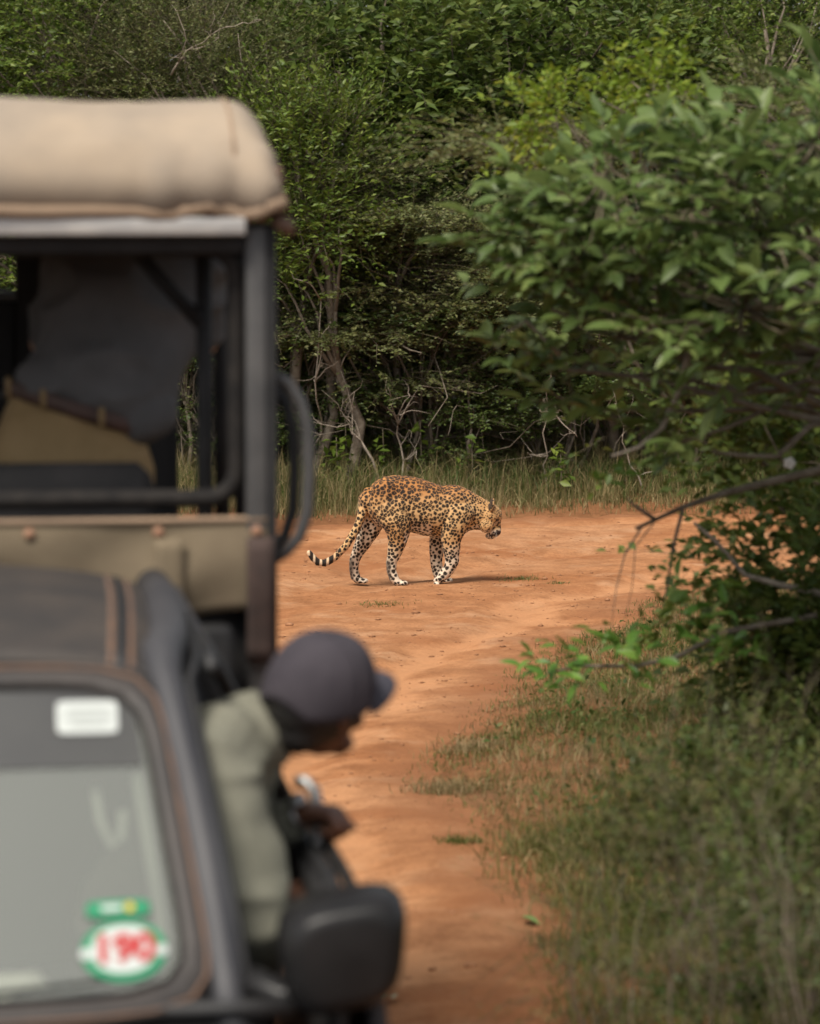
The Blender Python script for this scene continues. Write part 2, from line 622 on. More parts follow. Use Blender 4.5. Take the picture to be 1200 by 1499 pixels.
def soil_mat(name, road):
    m, nt, b = new_mat(name)
    L = nt.links.new
    N = nt.nodes.new
    tc = N('ShaderNodeTexCoord')
    def noise(scale, detail=5, rough=.6, stretch=None):
        n = N('ShaderNodeTexNoise'); n.inputs['Scale'].default_value = scale; n.inputs['Detail'].default_value = detail; n.inputs['Roughness'].default_value = rough
        if stretch:
            mp = N('ShaderNodeMapping'); mp.inputs['Scale'].default_value = stretch
            L(tc.outputs['Object'], mp.inputs[0]); L(mp.outputs[0], n.inputs[0])
        else:
            L(tc.outputs['Object'], n.inputs[0])
        return n.outputs[0]
    def ramp(src, stops):
        r = N('ShaderNodeValToRGB')
        while len(r.color_ramp.elements) < len(stops): r.color_ramp.elements.new(.5)
        for e, (p, c) in zip(r.color_ramp.elements, stops): e.position = p; e.color = c
        L(src, r.inputs[0]); return r.outputs[0]
    def mix(a, bcol, fac, mode='MIX'):
        x = N('ShaderNodeMix'); x.data_type = 'RGBA'; x.blend_type = mode
        if isinstance(fac, float): x.inputs[0].default_value = fac
        else: L(fac, x.inputs[0])
        for s, i in ((a, 6), (bcol, 7)):
            if isinstance(s, tuple): x.inputs[i].default_value = s
            else: L(s, x.inputs[i])
        return x.outputs[2]
    big = noise(.55, 4)
    if road:
        base = ramp(big, [(.3, (.38, .158, .064, 1)), (.5, (.45, .21, .095, 1)), (.7, (.51, .265, .135, 1))])
    else:
        base = ramp(big, [(.3, (.20, .085, .035, 1)), (.55, (.27, .125, .055, 1)), (.75, (.22, .12, .06, 1))])
    mid = ramp(noise(5, 6, .65), [(.35, (.62, .58, .55, 1)), (.6, (1, 1, 1, 1))])
    c = mix(base, mid, .75, 'MULTIPLY')
    fine = ramp(noise(45, 4, .7), [(.3, (.55, .5, .48, 1)), (.55, (1, 1, 1, 1)), (.75, (1.12, 1.1, 1.08, 1))])
    c = mix(c, fine, .6, 'MULTIPLY')
    # loose darker crumbs and scuffed streaks lying across the track
    st = ramp(noise(1.0, 6, .7, (3.0, 16.0, 3.0)), [(.56, (1, 1, 1, 1)), (.70, (.62, .52, .46, 1))])
    c = mix(c, st, .55, 'MULTIPLY')
    v = N('ShaderNodeTexVoronoi'); v.inputs['Scale'].default_value = 22; L(tc.outputs['Object'], v.inputs[0])
    sp = ramp(v.outputs['Distance'], [(.06, (.35, .26, .2, 1)), (.12, (1, 1, 1, 1))])
    msk = ramp(noise(1.4, 4), [(.5, (0, 0, 0, 1)), (.62, (1, 1, 1, 1))])
    c = mix(c, mix(c, sp, 1.0, 'MULTIPLY'), msk)
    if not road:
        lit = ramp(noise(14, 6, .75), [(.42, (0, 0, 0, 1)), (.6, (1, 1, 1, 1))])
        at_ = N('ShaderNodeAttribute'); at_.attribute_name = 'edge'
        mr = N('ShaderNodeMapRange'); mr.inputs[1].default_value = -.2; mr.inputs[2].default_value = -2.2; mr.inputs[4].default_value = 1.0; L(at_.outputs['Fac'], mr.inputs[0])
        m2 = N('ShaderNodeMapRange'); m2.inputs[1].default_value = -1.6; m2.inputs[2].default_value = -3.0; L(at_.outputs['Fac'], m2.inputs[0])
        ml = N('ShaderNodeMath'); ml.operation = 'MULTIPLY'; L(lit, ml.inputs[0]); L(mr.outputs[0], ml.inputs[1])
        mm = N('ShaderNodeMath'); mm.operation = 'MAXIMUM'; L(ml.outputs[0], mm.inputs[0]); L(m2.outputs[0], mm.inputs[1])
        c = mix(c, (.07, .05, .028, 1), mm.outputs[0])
    else:
        c = mix(c, (.30, .115, .045, 1), ramp(noise(.9, 5, .6), [(.52, (0, 0, 0, 1)), (.66, (.85, .85, .85, 1))]))
        c = mix(c, (.55, .33, .19, 1), ramp(noise(1.7, 5, .65), [(.54, (0, 0, 0, 1)), (.68, (.55, .55, .55, 1))]))
        ae = N('ShaderNodeAttribute'); ae.attribute_name = 'edge'
        ad = N('ShaderNodeMath'); ad.operation = 'MULTIPLY_ADD'; ad.inputs[1].default_value = .9; ad.inputs[2].default_value = -.45; L(noise(2.2, 5, .65), ad.inputs[0])
        sm = N('ShaderNodeMath'); sm.operation = 'ADD'; L(ae.outputs['Fac'], sm.inputs[0]); L(ad.outputs[0], sm.inputs[1])
        c = mix((.24, .10, .045, 1), c, ramp(sm.outputs[0], [(.02, (.25, .25, .25, 1)), (.42, (1, 1, 1, 1))]))
        tr = ramp(sm.outputs[0], [(.40, (0, 0, 0, 1)), (.56, (.6, .6, .6, 1)), (.70, (.6, .6, .6, 1)), (.86, (0, 0, 0, 1))])
        c = mix(c, (.56, .28, .135, 1), tr)
    L(c, b.inputs['Base Color'])
    b.inputs['Roughness'].default_value = .95
    b.inputs['Specular IOR Level'].default_value = .15
    bp = N('ShaderNodeBump'); bp.inputs['Strength'].default_value = .8; bp.inputs['Distance'].default_value = .012
    L(noise(38, 7, .75), bp.inputs['Height'])
    bp2 = N('ShaderNodeBump'); bp2.inputs['Strength'].default_value = .55; bp2.inputs['Distance'].default_value = .03
    L(noise(1.0, 6, .75, (11.0, 26.0, 11.0)), bp2.inputs['Height']); L(bp.outputs[0], bp2.inputs['Normal'])
    L(bp2.outputs[0], b.inputs['Normal'])
    return m


M['road'] = soil_mat('road_soil', True)
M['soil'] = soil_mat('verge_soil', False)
gx = axis([(-400, -60, 34), (-60, -12, 6), (-12, -4, .8), (-4, 6, .12), (6, 14, .8), (14, 60, 6), (60, 400.1, 34)])
gy = axis([(-300, -30, 30), (-30, 2, 3), (2, 8, .5), (8, 32, .12), (32, 44, 1), (44, 80, 6), (80, 500.1, 35)])
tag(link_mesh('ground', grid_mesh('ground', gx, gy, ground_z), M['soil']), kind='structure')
rx = axis([(-4, -1.6, .25), (-1.6, 4.4, .045), (4.4, 14, .4)])
ry = axis([(-28, 8, .6), (8, 28.6, .06), (28.6, 31, .3)])
tag(link_mesh('dirt_road', grid_mesh('dirt_road', rx, ry, road_z, keep=-.25), M['road']), kind='structure')


def surf_z(x, y):
    a = np.array([[x, y]], float)
    return float(max(ground_z(a)[0], road_z(a)[0]))


# ------------------------------------------------------------------ leopard
def vcol(me, name, rgb):
    a = me.color_attributes.new(name, 'FLOAT_COLOR', 'POINT')
    c = np.ones((len(me.vertices), 4), np.float32); c[:, :3] = rgb
    a.data.foreach_set('color', c.ravel())


def sstep(x, a, b):
    t = np.clip((x - a) / (b - a), 0, 1)
    return t * t * (3 - 2 * t)


def make_leopard(loc, rz):
    k = 1.3275e-3
    root = empty('leopard', loc, rz)
    tag(root, 'spotted leopard walking across the red dirt road with its head lowered', 'leopard')

    def pt(zx, zy, y=0.0):
        return ((zx - 600) * k, y, (650 - zy) * k)
    mb = MB()
    ref = (0, 1, 0)
    # trunk: (x, top, bottom, half depth)
    prof = [(398, 190, 300, .060), (425, 152, 345, .098), (465, 126, 372, .122), (515, 118, 388, .130), (570, 122, 394, .130), (630, 134, 402, .138), (690, 156, 418, .144), (745, 172, 426, .138), (790, 168, 430, .132), (835, 172, 428, .120), (872, 188, 412, .102), (905, 212, 398, .086), (935, 232, 394, .076), (960, 248, 398, .068)]
    mb.tube([pt(x, (a + b) / 2) for x, a, b, w in prof], [(w, (b - a) / 2 * k) for x, a, b, w in prof], 24, ref=ref, round_ends=True)
    # shoulder blades and hip mass
    for s in (-1, 1):
        mb.ball(pt(812, 256, s * .075), (.080, .052, .095), 16)
        mb.ball(pt(480, 240, s * .072), (.115, .062, .14), 16)
        mb.ball(pt(520, 330, s * .085), (.07, .048, .085), 14)
    def leg(ch, n=14):
        mb.tube([pt(a, b, y) for a, b, y, r, d in ch], [(d * k * 1.14, r * k * ((1.20 if q_ < 5 else 1.14) if ch[0][0] < 600 else 1.26)) for q_, (a, b, y, r, d) in enumerate(ch)], n, ref=ref, round_ends=True)
    # (zx, zy, y, half width in the side view, half depth)
    leg([(438, 250, .075, 72, 46), (418, 330, .082, 60, 44), (402, 395, .085, 47, 38), (378, 450, .085, 34, 28), (352, 500, .085, 26, 21), (334, 540, .085, 22, 18), (332, 585, .085, 20, 17), (340, 622, .085, 21, 21), (352, 636, .085, 16, 24)])       # far hind leg, stretched back
    leg([(510, 265, -.075, 88, 50), (525, 340, -.088, 66, 48), (537, 395, -.092, 48, 40), (530, 445, -.09, 37, 31), (516, 495, -.088, 29, 24), (503, 540, -.086, 24, 19), (504, 580, -.086, 21, 17), (517, 617, -.086, 21, 21), (530, 634, -.086, 17, 24)])    # near hind leg
    leg([(800, 300, .07, 60, 44), (765, 380, .075, 42, 36), (742, 440, .075, 33, 28), (735, 500, .072, 28, 24), (735, 555, .07, 24, 21), (745, 605, .07, 22, 20), (757, 630, .07, 20, 24)])                                                          # far foreleg, carrying weight
    leg([(830, 290, -.075, 66, 46), (805, 370, -.088, 52, 42), (792, 430, -.09, 40, 34), (795, 490, -.088, 32, 28), (798, 535, -.085, 28, 25), (785, 572, -.083, 24, 22), (758, 602, -.082, 21, 21), (735, 622, -.082, 18, 24)])                      # near foreleg, wrist bent
    # paws with toes
    def paw(zx, zy, y, ang=0.0, sz=1.0):
        sz *= 1.18
        ca, sa = math.cos(ang), math.sin(ang)
        for i, (dx, dy) in enumerate(((20, -.022), (27, -.008), (27, .008), (20, .022))):
            X, Z = dx * sz, 3
            c = pt(zx + X * ca + Z * sa, zy + X * sa * 1.0 + Z * ca, y + dy * sz)
            mb.ball(c, (.0185 * sz, .0105 * sz, .0135 * sz), 10)
        mb.ball(pt(zx + 4, zy, y), (.033 * sz, .028 * sz, .018 * sz), 12)
    paw(355, 637, .085); paw(536, 636, -.086); paw(766, 637, .07, 0, 1.05)
    paw(728, 628, -.082, R(115), .92)
    # tail
    tail = [(395, 205, 0, 27), (380, 255, .0, 25), (362, 320, -.01, 22), (335, 385, -.015, 20.5), (290, 455, -.02, 19), (235, 515, -.02, 18.5), (185, 543, -.02, 18.5), (150, 538, -.02, 17.5), (125, 515, -.02, 16), (108, 492, -.02, 13)]
    mb.tube([pt(a, b, y) for a, b, y, r in tail], [r * k for a, b, y, r in tail], 12, round_ends=True)
    # head: skull, cheeks, muzzle, jaw, lowered and turned a little away
    mb.ball(pt(978, 320, .004), (.086, .082, .086), 18)
    mb.ball(pt(1006, 320, .008), (.062, .062, .068), 16)
    for s in (-1, 1):
        mb.ball(pt(968, 362, s * .042), (.052, .040, .055), 14)
        mb.ball(pt(1012, 316, s * .034), (.026, .022, .026), 10)
        mb.ball(pt(1012, 398, .006 + s * .019), (.047, .031, .039), 12)
    mb.tube([pt(1002, 325, .006), pt(1015, 360, .006), pt(1022, 395, .006)], [(.042, .048), (.036, .044), (.028, .036)], 12, ref=ref, round_ends=True)
    mb.ball(pt(994, 421, .006), (.034, .030, .022), 12)
    for s in (-1, 1):
        c = Vector(pt(1000 + s * 6, 272, .004 + s * .056))
        mb.tube([c + Vector((-.006, 0, -.022)), c, c + Vector((.004, s * .006, .024)), c + Vector((.006, s * .009, .036))], [(.034, .017), (.036, .017), (.029, .014), (.015, .010)], 12, ref=ref, round_ends=True)
    me = modded(mb.mesh('body'), voxel=.0044, smooth_it=6)
    P = mesh_co(me); Nn = mesh_no(me)
    # pixels of the side view, for the coat map
    zx, zy, y = P[:, 0] / k + 600, 650 - P[:, 2] / k, P[:, 1]
    P = P + Nn * (.0022 * vnoise(P, 22, 50))[:, None]
    set_co(me, P)
    wob = vnoise(P, 14, 61) * 12
    # --- where things are
    tail_m = sstep(-(zx + (zy - 250) * .33), -392, -372) * (zy > 215)
    tail_m = np.where((zx < 322) , 1.0, tail_m) * ((zx < 300) | ((zy < 480) & (y > -.05) & (y < .045) & (zx < 385)))
    leg_m = sstep(zy, 395, 450) * (1 - tail_m)
    head_m = sstep(zx + (zy - 300) * .2, 925, 965) * (zy < 470)
    belly = sstep(zy + wob, 378, 418) * (zx > 560) * (zx < 850) * (zy < 440) * ((np.abs(y) < .06) | (zx < 700))
    belly = np.maximum(belly, sstep(-Nn[:, 2], .25, .8) * (zy > 330) * (zy < 440) * (1 - tail_m) * ((np.abs(y) < .06) | (zx < 700)))
    inner = ((y > .02) & (zx < 480) & (zy > 300)) * sstep(zx + .35 * (zy - 300) + wob, 355, 385) * (1 - tail_m)
    inner_f = ((y > .02) & (zx > 690) & (zy > 420))
    white = np.clip(np.maximum.reduce([belly * .9, inner * .7, inner_f * .6, sstep(zy + wob * 2, 420, 560) * leg_m * .72, sstep(zy, 600, 640) * .9]), 0, 1)
    white = np.where(tail_m > .5, np.clip(sstep(-zx, -290, -160) * .38 + .25 * (Nn[:, 2] < -.2), 0, 1), white)
    muz = sstep(zy, 378, 402) * (zx > 955) * (zy < 470) * head_m
    white = np.maximum(white, muz * .95)
    back = sstep(-zy, -300, -170) * (1 - head_m * .5)
    tawny = np.array([.45, .215, .068]); rich = np.array([.37, .155, .044]); pale = np.array([.60, .38, .175]); wht = np.array([.68, .60, .49]); dark = np.array([.014, .009, .006])
    col = pale[None] * (1 - back[:, None]) + rich[None] * back[:, None]
    flank = sstep(vnoise(P, 6, 71), -.4, .5)[:, None] * .55
    col = col * (1 - flank) + tawny[None] * flank
    col = col * (1 - white[:, None]) + wht[None] * white[:, None]
    # --- spots
    space = (.0218 - .008 * head_m + .002 * leg_m - .003 * sstep(zx, 850, 940)) * (1 + .22 * vnoise(P, 9, 77))
    space = np.where(tail_m > .5, .026, space)
    n = len(P)
    cand = rng.choice(n, min(n, 16000), replace=False)
    acc = np.empty((0, 3)); acs = []
    lst = []
    for i in cand:
        if len(lst):
            d = np.linalg.norm(acc[:len(lst)] - P[i], axis=1).min()
            if d < space[i] * .86: continue
        lst.append(i)
        acc = P[lst]
    kd = kdtree.KDTree(len(lst))
    for j, i in enumerate(lst): kd.insert(P[i], j)
    kd.balance()
    # stretched along the body on the flank
    jit = np.column_stack([vnoise(P, 70, 81), vnoise(P, 70, 82), vnoise(P, 70, 83)]) * .0060
    Q = P + jit
    d1 = np.empty(n); id1 = np.empty(n, int); d2 = np.empty(n)
    for i in range(n):
        r = kd.find_n(Q[i], 2)
        d1[i] = r[0][2]; id1[i] = r[0][1]; d2[i] = r[1][2]
    s = space
    q = d1 / s
    q2 = d2 / s
    rnd = rng.uniform(.75, 1.2, len(lst))[id1]
    solid = np.clip(.25 + leg_m + head_m + white * .8 + tail_m + sstep(zx, 700, 860) * .6 + sstep(-zx, -470, -420) * .5, 0, 1)
    gap = vnoise(P, 48, 91)
    net = sstep(q2 - q, .03, .15)                      # pale net between neighbouring spots
    ring = sstep(q + .14 * gap, .02, .16) * (1 - sstep(q, .59 * rnd, .70 * rnd)) * sstep(gap, -.9, -.6)
    blot = 1 - sstep(q, .44 * rnd, .54 * rnd)
    dk = np.clip(ring * (1 - solid) + blot * solid, 0, 1) * net
    cen = (1 - sstep(q, .12, .24)) * (1 - solid)
    col = col * (1 - cen[:, None] * .7) + (rich * .8)[None] * cen[:, None] * .7
    # tail bands, black ear backs, mouth, hocks
    band = sstep(np.sin((zx - 40) * .19 + .01 * (zy - 520)), -.65, -.3) * (zx < 235) * (tail_m > .5)
    band = np.where((zx > 118) | (zy > 505), band, 1 - sstep(-zx, -113, -106))
    dk = np.where((zx < 235) & (tail_m > .5), np.clip(band, 0, 1), dk)
    col = col * (1 - dk[:, None]) + dark[None] * dk[:, None]
    hock = sstep(-(zx - np.where(zx < 430, 322, 494)), -14, 4) * sstep(zy, 500, 545) * (zx < 540) * (zx > 290)
    col = col * (1 - hock[:, None] * .8) + np.array([.06, .045, .035])[None] * hock[:, None] * .8
    ear = (zy < 284) * (zx > 978) * ((np.abs(y - .004) > .036)) * sstep(-Nn[:, 0], -.35, .1)
    col = col * (1 - ear[:, None] * .9) + dark[None] * ear[:, None] * .9
    mouth = (1 - sstep(np.hypot((zx - 1030) / 18, (zy - 402) / 12), .7, 1.2)) * (zx > 990)
    lip = (1 - sstep(np.abs(zy - 412 + (zx - 1010) * .25), 3.5, 8)) * (zx > 985) * (zx < 1045)
    mk = np.clip(mouth + lip * .9, 0, 1)
    col = col * (1 - mk[:, None]) + np.array([.03, .016, .014])[None] * mk[:, None]
    eyel = (1 - sstep(np.hypot((zx - 1024) / 9, (zy - 338) / 6), .8, 1.5)) * head_m
    col = col * (1 - eyel[:, None] * .85) + dark[None] * eyel[:, None] * .85
    vcol(me, 'coat', col)
    m, nt, b = new_mat('leopard_coat')
    a = nt.nodes.new('ShaderNodeAttribute'); a.attribute_name = 'coat'
    tc = nt.nodes.new('ShaderNodeTexCoord'); mp = nt.nodes.new('ShaderNodeMapping'); mp.inputs['Scale'].default_value = (1, 1, .6)
    nz = nt.nodes.new('ShaderNodeTexNoise'); nz.inputs['Scale'].default_value = 240; nz.inputs['Detail'].default_value = 3
    nt.links.new(tc.outputs['Object'], mp.inputs[0]); nt.links.new(mp.outputs[0], nz.inputs[0])
    bp = nt.nodes.new('ShaderNodeBump'); bp.inputs['Strength'].default_value = .35; bp.inputs['Distance'].default_value = .006
    nt.links.new(nz.outputs[0], bp.inputs['Height']); nt.links.new(bp.outputs[0], b.inputs['Normal'])
    nt.links.new(a.outputs['Color'], b.inputs['Base Color'])
    b.inputs['Roughness'].default_value = .75
    b.inputs['Specular IOR Level'].default_value = .25
    b.inputs['Sheen Weight'].default_value = .08
    link_mesh('body', me, m, root)
    eye_m = mat('leopard_eye', (.25, .2, .05, 1), (.3, .22, .06, 1), rough=.1)
    for sg in (-1, 1):
        MB().ball(pt(1024, 336, .006 + sg * .043), .0085, 10).build('eye', eye_m, root)
        w = MB()
        for i in range(6):
            a0 = Vector(pt(1016, 398 + i % 3 * 5, .006 + sg * .036))
            w.tube([a0, a0 + Vector((.004, sg * .03, -.004 - .004 * (i % 3))), a0 + Vector((-.01, sg * .07, -.02 - .008 * (i % 3)))], [.0008, .0006, .0003], 3)
        w.build('whisker', M['whisker'], root)
    return root


M['whisker'] = mat('whisker', (.7, .68, .62, 1), rough=.5)
LEO_XY = (at(600, 852, 22.1).x, 22.1)
make_leopard((LEO_XY[0], LEO_XY[1], surf_z(*LEO_XY) + .002), R(6))


# ------------------------------------------------------------------ safari jeep
YAW = R(7.3)
JO = Vector((-.903, 6.142, 0)) - Vector((math.cos(YAW), math.sin(YAW), 0)) * .08
# local axes: x to the side (towards the road), y to the tail of the jeep, z up; y = 0 is the foot of the windscreen pillars
M['paint'] = mat('charcoal_paint', (.038, .038, .043, 1), (.054, .053, .057, 1), rough=.55, scale=3, bump=.03, bscale=200, spec=.4)
M['paint_dusty'] = mat('dusty_roof_paint', (.036, .033, .032, 1), (.060, .050, .043, 1), rough=.62, scale=5, spec=.35)
M['black'] = mat('black_plastic', (.012, .012, .013, 1), (.020, .019, .019, 1), rough=.55, scale=12)
M['rubber'] = mat('rubber', (.012, .011, .011, 1), (.024, .021, .019, 1), rough=.85, spec=.2, scale=20)
M['trim_brown'] = mat('dusty_trim', (.16, .09, .055, 1), (.10, .065, .05, 1), rough=.75, scale=14)
M['mirror_shell'] = mat('mirror_shell', (.007, .0068, .007, 1), (.013, .012, .012, 1), rough=.40, scale=9, bump=.05, bscale=300, spec=.28)
M['steel'] = mat('painted_steel', (.050, .049, .049, 1), (.075, .072, .07, 1), rough=.5, scale=8)
M['steel_dark'] = mat('dark_steel', (.012, .012, .013, 1), (.024, .023, .023, 1), rough=.65, spec=.25, scale=8)
M['alu'] = mat('aluminium', (.42, .41, .40, 1), (.55, .53, .5, 1), rough=.45, scale=10, metal=.3)
M['chrome'] = mat('chrome', (.36, .36, .36, 1), (.46, .46, .45, 1), rough=.38, scale=6, metal=1.0)
M['canvas'] = mat('tan_canvas', (.35, .28, .21, 1), (.25, .21, .17, 1), rough=.9, scale=3.0, bump=.12, bscale=260, spec=.15, detail=5)
M['canvas_edge'] = mat('canvas_hem', (.29, .205, .14, 1), (.23, .165, .115, 1), rough=.9, scale=6, bump=.15, bscale=220, spec=.15)
M['canvas_olive'] = mat('khaki_canvas', (.175, .138, .092, 1), (.12, .092, .062, 1), rough=.92, scale=4, bump=.15, bscale=240, spec=.15)
M['vinyl'] = mat('black_vinyl', (.008, .008, .009, 1), (.015, .014, .015, 1), rough=.75, spec=.2, scale=9)
M['cloth_black'] = mat('black_tarpaulin', (.008, .008, .009, 1), (.015, .014, .014, 1), rough=.9, scale=5)
M['trim_pale'] = mat('pale_cab_trim', (.40, .40, .34, 1), (.48, .47, .40, 1), rough=.7, scale=6)
M['paper'] = mat('paper', (.62, .58, .50, 1), (.55, .51, .43, 1), rough=.9, scale=4)
M['white'] = mat('white_print', (.52, .55, .53, 1), (.48, .51, .49, 1), rough=.5, scale=4)
M['green_print'] = mat('green_print', (.02, .22, .105, 1), (.025, .25, .12, 1), rough=.5, scale=4)
M['red_print'] = mat('red_print', (.42, .03, .03, 1), (.46, .04, .04, 1), rough=.5, scale=4)
M['yellow_print'] = mat('yellow_print', (.6, .42, .05, 1), (.55, .38, .05, 1), rough=.5, scale=4)
M['faint_print'] = mat('faint_print', (.47, .50, .48, 1), rough=.5, scale=4)
M['lamp_glass'] = mat('lamp_glass', (.6, .6, .6, 1), (.5, .5, .5, 1), rough=.1, scale=30)
M['amber'] = mat('amber_lens', (.6, .2, .02, 1), rough=.2)
M['tint'] = mat('tint_strip', (.075, .075, .072, 1), (.06, .06, .06, 1), rough=.35, scale=3)
M['strap'] = mat('dark_strap', (.035, .022, .018, 1), (.06, .035, .028, 1), rough=.85, scale=14)
M['frame_dark'] = mat('dark_frame', (.030, .027, .026, 1), (.05, .042, .038, 1), rough=.6, scale=6)
M['rust'] = mat('rusty_stud', (.26, .12, .07, 1), (.35, .2, .12, 1), rough=.7, scale=30)


def glass_mat(name, tint=(.86, .92, .88, 1)):
    m, nt, b = new_mat(name)
    g = nt.nodes.new('ShaderNodeBsdfGlossy'); g.inputs['Roughness'].default_value = .03
    t = nt.nodes.new('ShaderNodeBsdfTransparent'); t.inputs[0].default_value = tint
    f = nt.nodes.new('ShaderNodeFresnel'); f.inputs[0].default_value = 1.6
    mu = nt.nodes.new('ShaderNodeMath'); mu.operation = 'MULTIPLY_ADD'; mu.inputs[1].default_value = 1.6; mu.inputs[2].default_value = .05; mu.use_clamp = True
    d = nt.nodes.new('ShaderNodeBsdfDiffuse'); d.inputs[0].default_value = (.42, .44, .40, 1)      # pale diffuse veil painting in the sky's reflection
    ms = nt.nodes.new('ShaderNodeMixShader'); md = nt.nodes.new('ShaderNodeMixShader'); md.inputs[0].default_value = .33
    nt.links.new(f.outputs[0], mu.inputs[0]); nt.links.new(mu.outputs[0], ms.inputs[0])
    nt.links.new(t.outputs[0], ms.inputs[1]); nt.links.new(g.outputs[0], ms.inputs[2])
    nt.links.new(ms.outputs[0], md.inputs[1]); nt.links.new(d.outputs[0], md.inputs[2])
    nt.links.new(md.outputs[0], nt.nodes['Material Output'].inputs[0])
    return m


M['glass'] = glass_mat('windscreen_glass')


def text_mesh(txt, size, bold=0.0):
    c = bpy.data.curves.new('lettering', 'FONT')
    c.body = txt; c.size = size; c.align_x = 'CENTER'; c.align_y = 'CENTER'; c.extrude = .0004; c.offset = bold
    o = bpy.data.objects.new('lettering', c)
    COL.objects.link(o)
    bpy.context.view_layer.update()
    me = bpy.data.meshes.new_from_object(o.evaluated_get(bpy.context.evaluated_depsgraph_get()))
    bpy.data.objects.remove(o)
    return me


def lerp(a, b, t):
    return a + (b - a) * t


def mk_jeep():
    J = empty('safari_jeep', (JO.x, JO.y, 0), YAW)
    tag(J, 'dark grey safari jeep with open passenger deck under a tan canvas canopy', 'jeep')
    # ---- windscreen surface: s = -1..1 across, t = 0 foot .. 1 top
    def ws(s, t, off=0.0):
        hw = lerp(.66, .565, t)
        x = s * hw
        bow = (1 - s * s)
        y = lerp(0.06, .60, t) - .13 * bow * lerp(1, .55, t)
        z = lerp(.985, 1.565, t) + .012 * bow
        n = Vector((0, -.72, .69))
        return Vector((x, y, z)) + n * off
    def ws_in(px, pz):
        """windscreen coordinate from local side and height"""
        t = (pz - .985) / (1.565 - .985)
        return px / lerp(.66, .565, t), t
    # glass, inset from the frame
    def ring_uv(a, rs, rt):
        c, s = math.cos(a), math.sin(a)
        p = 9.0
        m = (abs(c) ** p + abs(s) ** p) ** (-1 / p)
        return c * m * rs, .5 + s * m * rt
    g = MB()
    n = 64
    rings = [.0, .3, .6, .85, 1.0]
    vv, ff = [ws(0, .5)], []
    for r_ in rings[1:]:
        for i in range(n):
            s_, t_ = ring_uv(2 * math.pi * i / n, .905 * r_, .435 * r_)
            vv.append(ws(s_, t_))
    for i in range(n):
        ff.append((0, 1 + i, 1 + (i + 1) % n))
        for q in range(len(rings) - 2):
            a = 1 + q * n
            ff.append((a + i, a + n + i, a + n + (i + 1) % n, a + (i + 1) % n))
    g.add(vv, ff)
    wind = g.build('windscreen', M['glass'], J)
    # frame: sheet around the glass
    f = MB(); vv, ff = [], []
    for r_s, r_t, off in ((.90, .43, .003), (.945, .465, .005), (1.0, .505, .002)):
        for i in range(n):
            s_, t_ = ring_uv(2 * math.pi * i / n, r_s, r_t); vv.append(ws(s_, t_, off))
    for q in range(2):
        for i in range(n):
            ff.append((q * n + i, (q + 1) * n + i, (q + 1) * n + (i + 1) % n, q * n + (i + 1) % n))
    f.add(vv, ff)
    f.build('windscreen_frame', M['frame_dark'], J, thick=.010)
    b = MB(); b.tube([ws(*ring_uv(2 * math.pi * i / n, .905, .437), .007) for i in range(n)], .006, 6, closed=True)
    b.build('glass_seal', M['rubber'], wind)
    b = MB(); b.tube([ws(*ring_uv(2 * math.pi * i / n, .975, .492), .008) for i in range(n)], .005, 6, closed=True)
    b.build('frame_moulding', M['trim_brown'], wind)
    # tint strip behind the upper glass
    b = MB(); b.grid(lambda u, v: ws(lerp(-.88, .88, u), lerp(.70, .925, v), .0025), 24, 4)
    b.build('tint_strip', M['tint'], wind)
    # wipers
    for s0 in (-.75, .05):
        b = MB(); b.tube([ws(s0, .03, .02), ws(s0 + .3, .075, .026), ws(s0 + .62, .095, .022)], [.008, .006, .004], 6)
        b.build('wiper', M['black'], wind)
    # ---- stickers
    def on_glass(me, px, pz, off):
        """lay a flat mesh (x right, y up) on the windscreen"""
        P = mesh_co(me)
        out = []
        for p in P:
            s_, t_ = ws_in(px + p[0], pz + p[1] * .74)
            out.append(ws(s_, t_, off + p[2]))
        set_co(me, np.array([tuple(q) for q in out]))
        return me
    def plate(fn, n_=40, rings_=3):
        v, f_ = [(0, 0, 0)], []
        for r_ in range(1, rings_ + 1):
            for i in range(n_):
                x, y = fn(2 * math.pi * i / n_); v.append((x * r_ / rings_, y * r_ / rings_, 0))
        for i in range(n_):
            f_.append((0, 1 + i, 1 + (i + 1) % n_))
            for r_ in range(rings_ - 1):
                a = 1 + r_ * n_
                f_.append((a + i, a + n_ + i, a + n_ + (i + 1) % n_, a + (i + 1) % n_))
        return MB().add(v, f_).mesh('plate')
    def sup(a, w, h, p):
        c, s = math.cos(a), math.sin(a)
        m = (abs(c) ** p + abs(s) ** p) ** (-1 / p)
        return c * m * w, s * m * h
    st = link_mesh('label_sticker', on_glass(plate(lambda a: sup(a, .060, .038, 10)), .416, 1.474, .006), M['white'], J)
    st['label'] = 'small white rectangular label stuck at the top of the windscreen'
    for i, wd in enumerate((.042, .046, .036)):
        link_mesh('print_line', on_glass(plate(lambda a: sup(a, wd, .0035, 8)), .418, 1.486 - i * .012, .0075), M['faint_print'], st)
    sx, sz = .468, 1.092
    st = link_mesh('permit_sticker', on_glass(plate(lambda a: sup(a, .080, .064, 2.1), 48), sx, sz, .006), M['green_print'], J)
    st['label'] = 'round green and white sticker with the red number 190'
    link_mesh('white_field', on_glass(plate(lambda a: sup(a, .060, .050, 2.3), 48), sx, sz + .002, .0075), M['white'], st)
    for sg in (-1, 1):
        link_mesh('white_tab', on_glass(plate(lambda a: sup(a, .012, .011, 3), 20), sx + sg * .070, sz - .003, .0078), M['white'], st)
    link_mesh('number_190', on_glass(text_mesh('190', .078, .0035), sx, sz + .001, .0092), M['red_print'], st)
    st = link_mesh('banner_sticker', on_glass(plate(lambda a: sup(a, .060, .018, 5), 40), sx - .008, sz + .066, .006), M['green_print'], J)
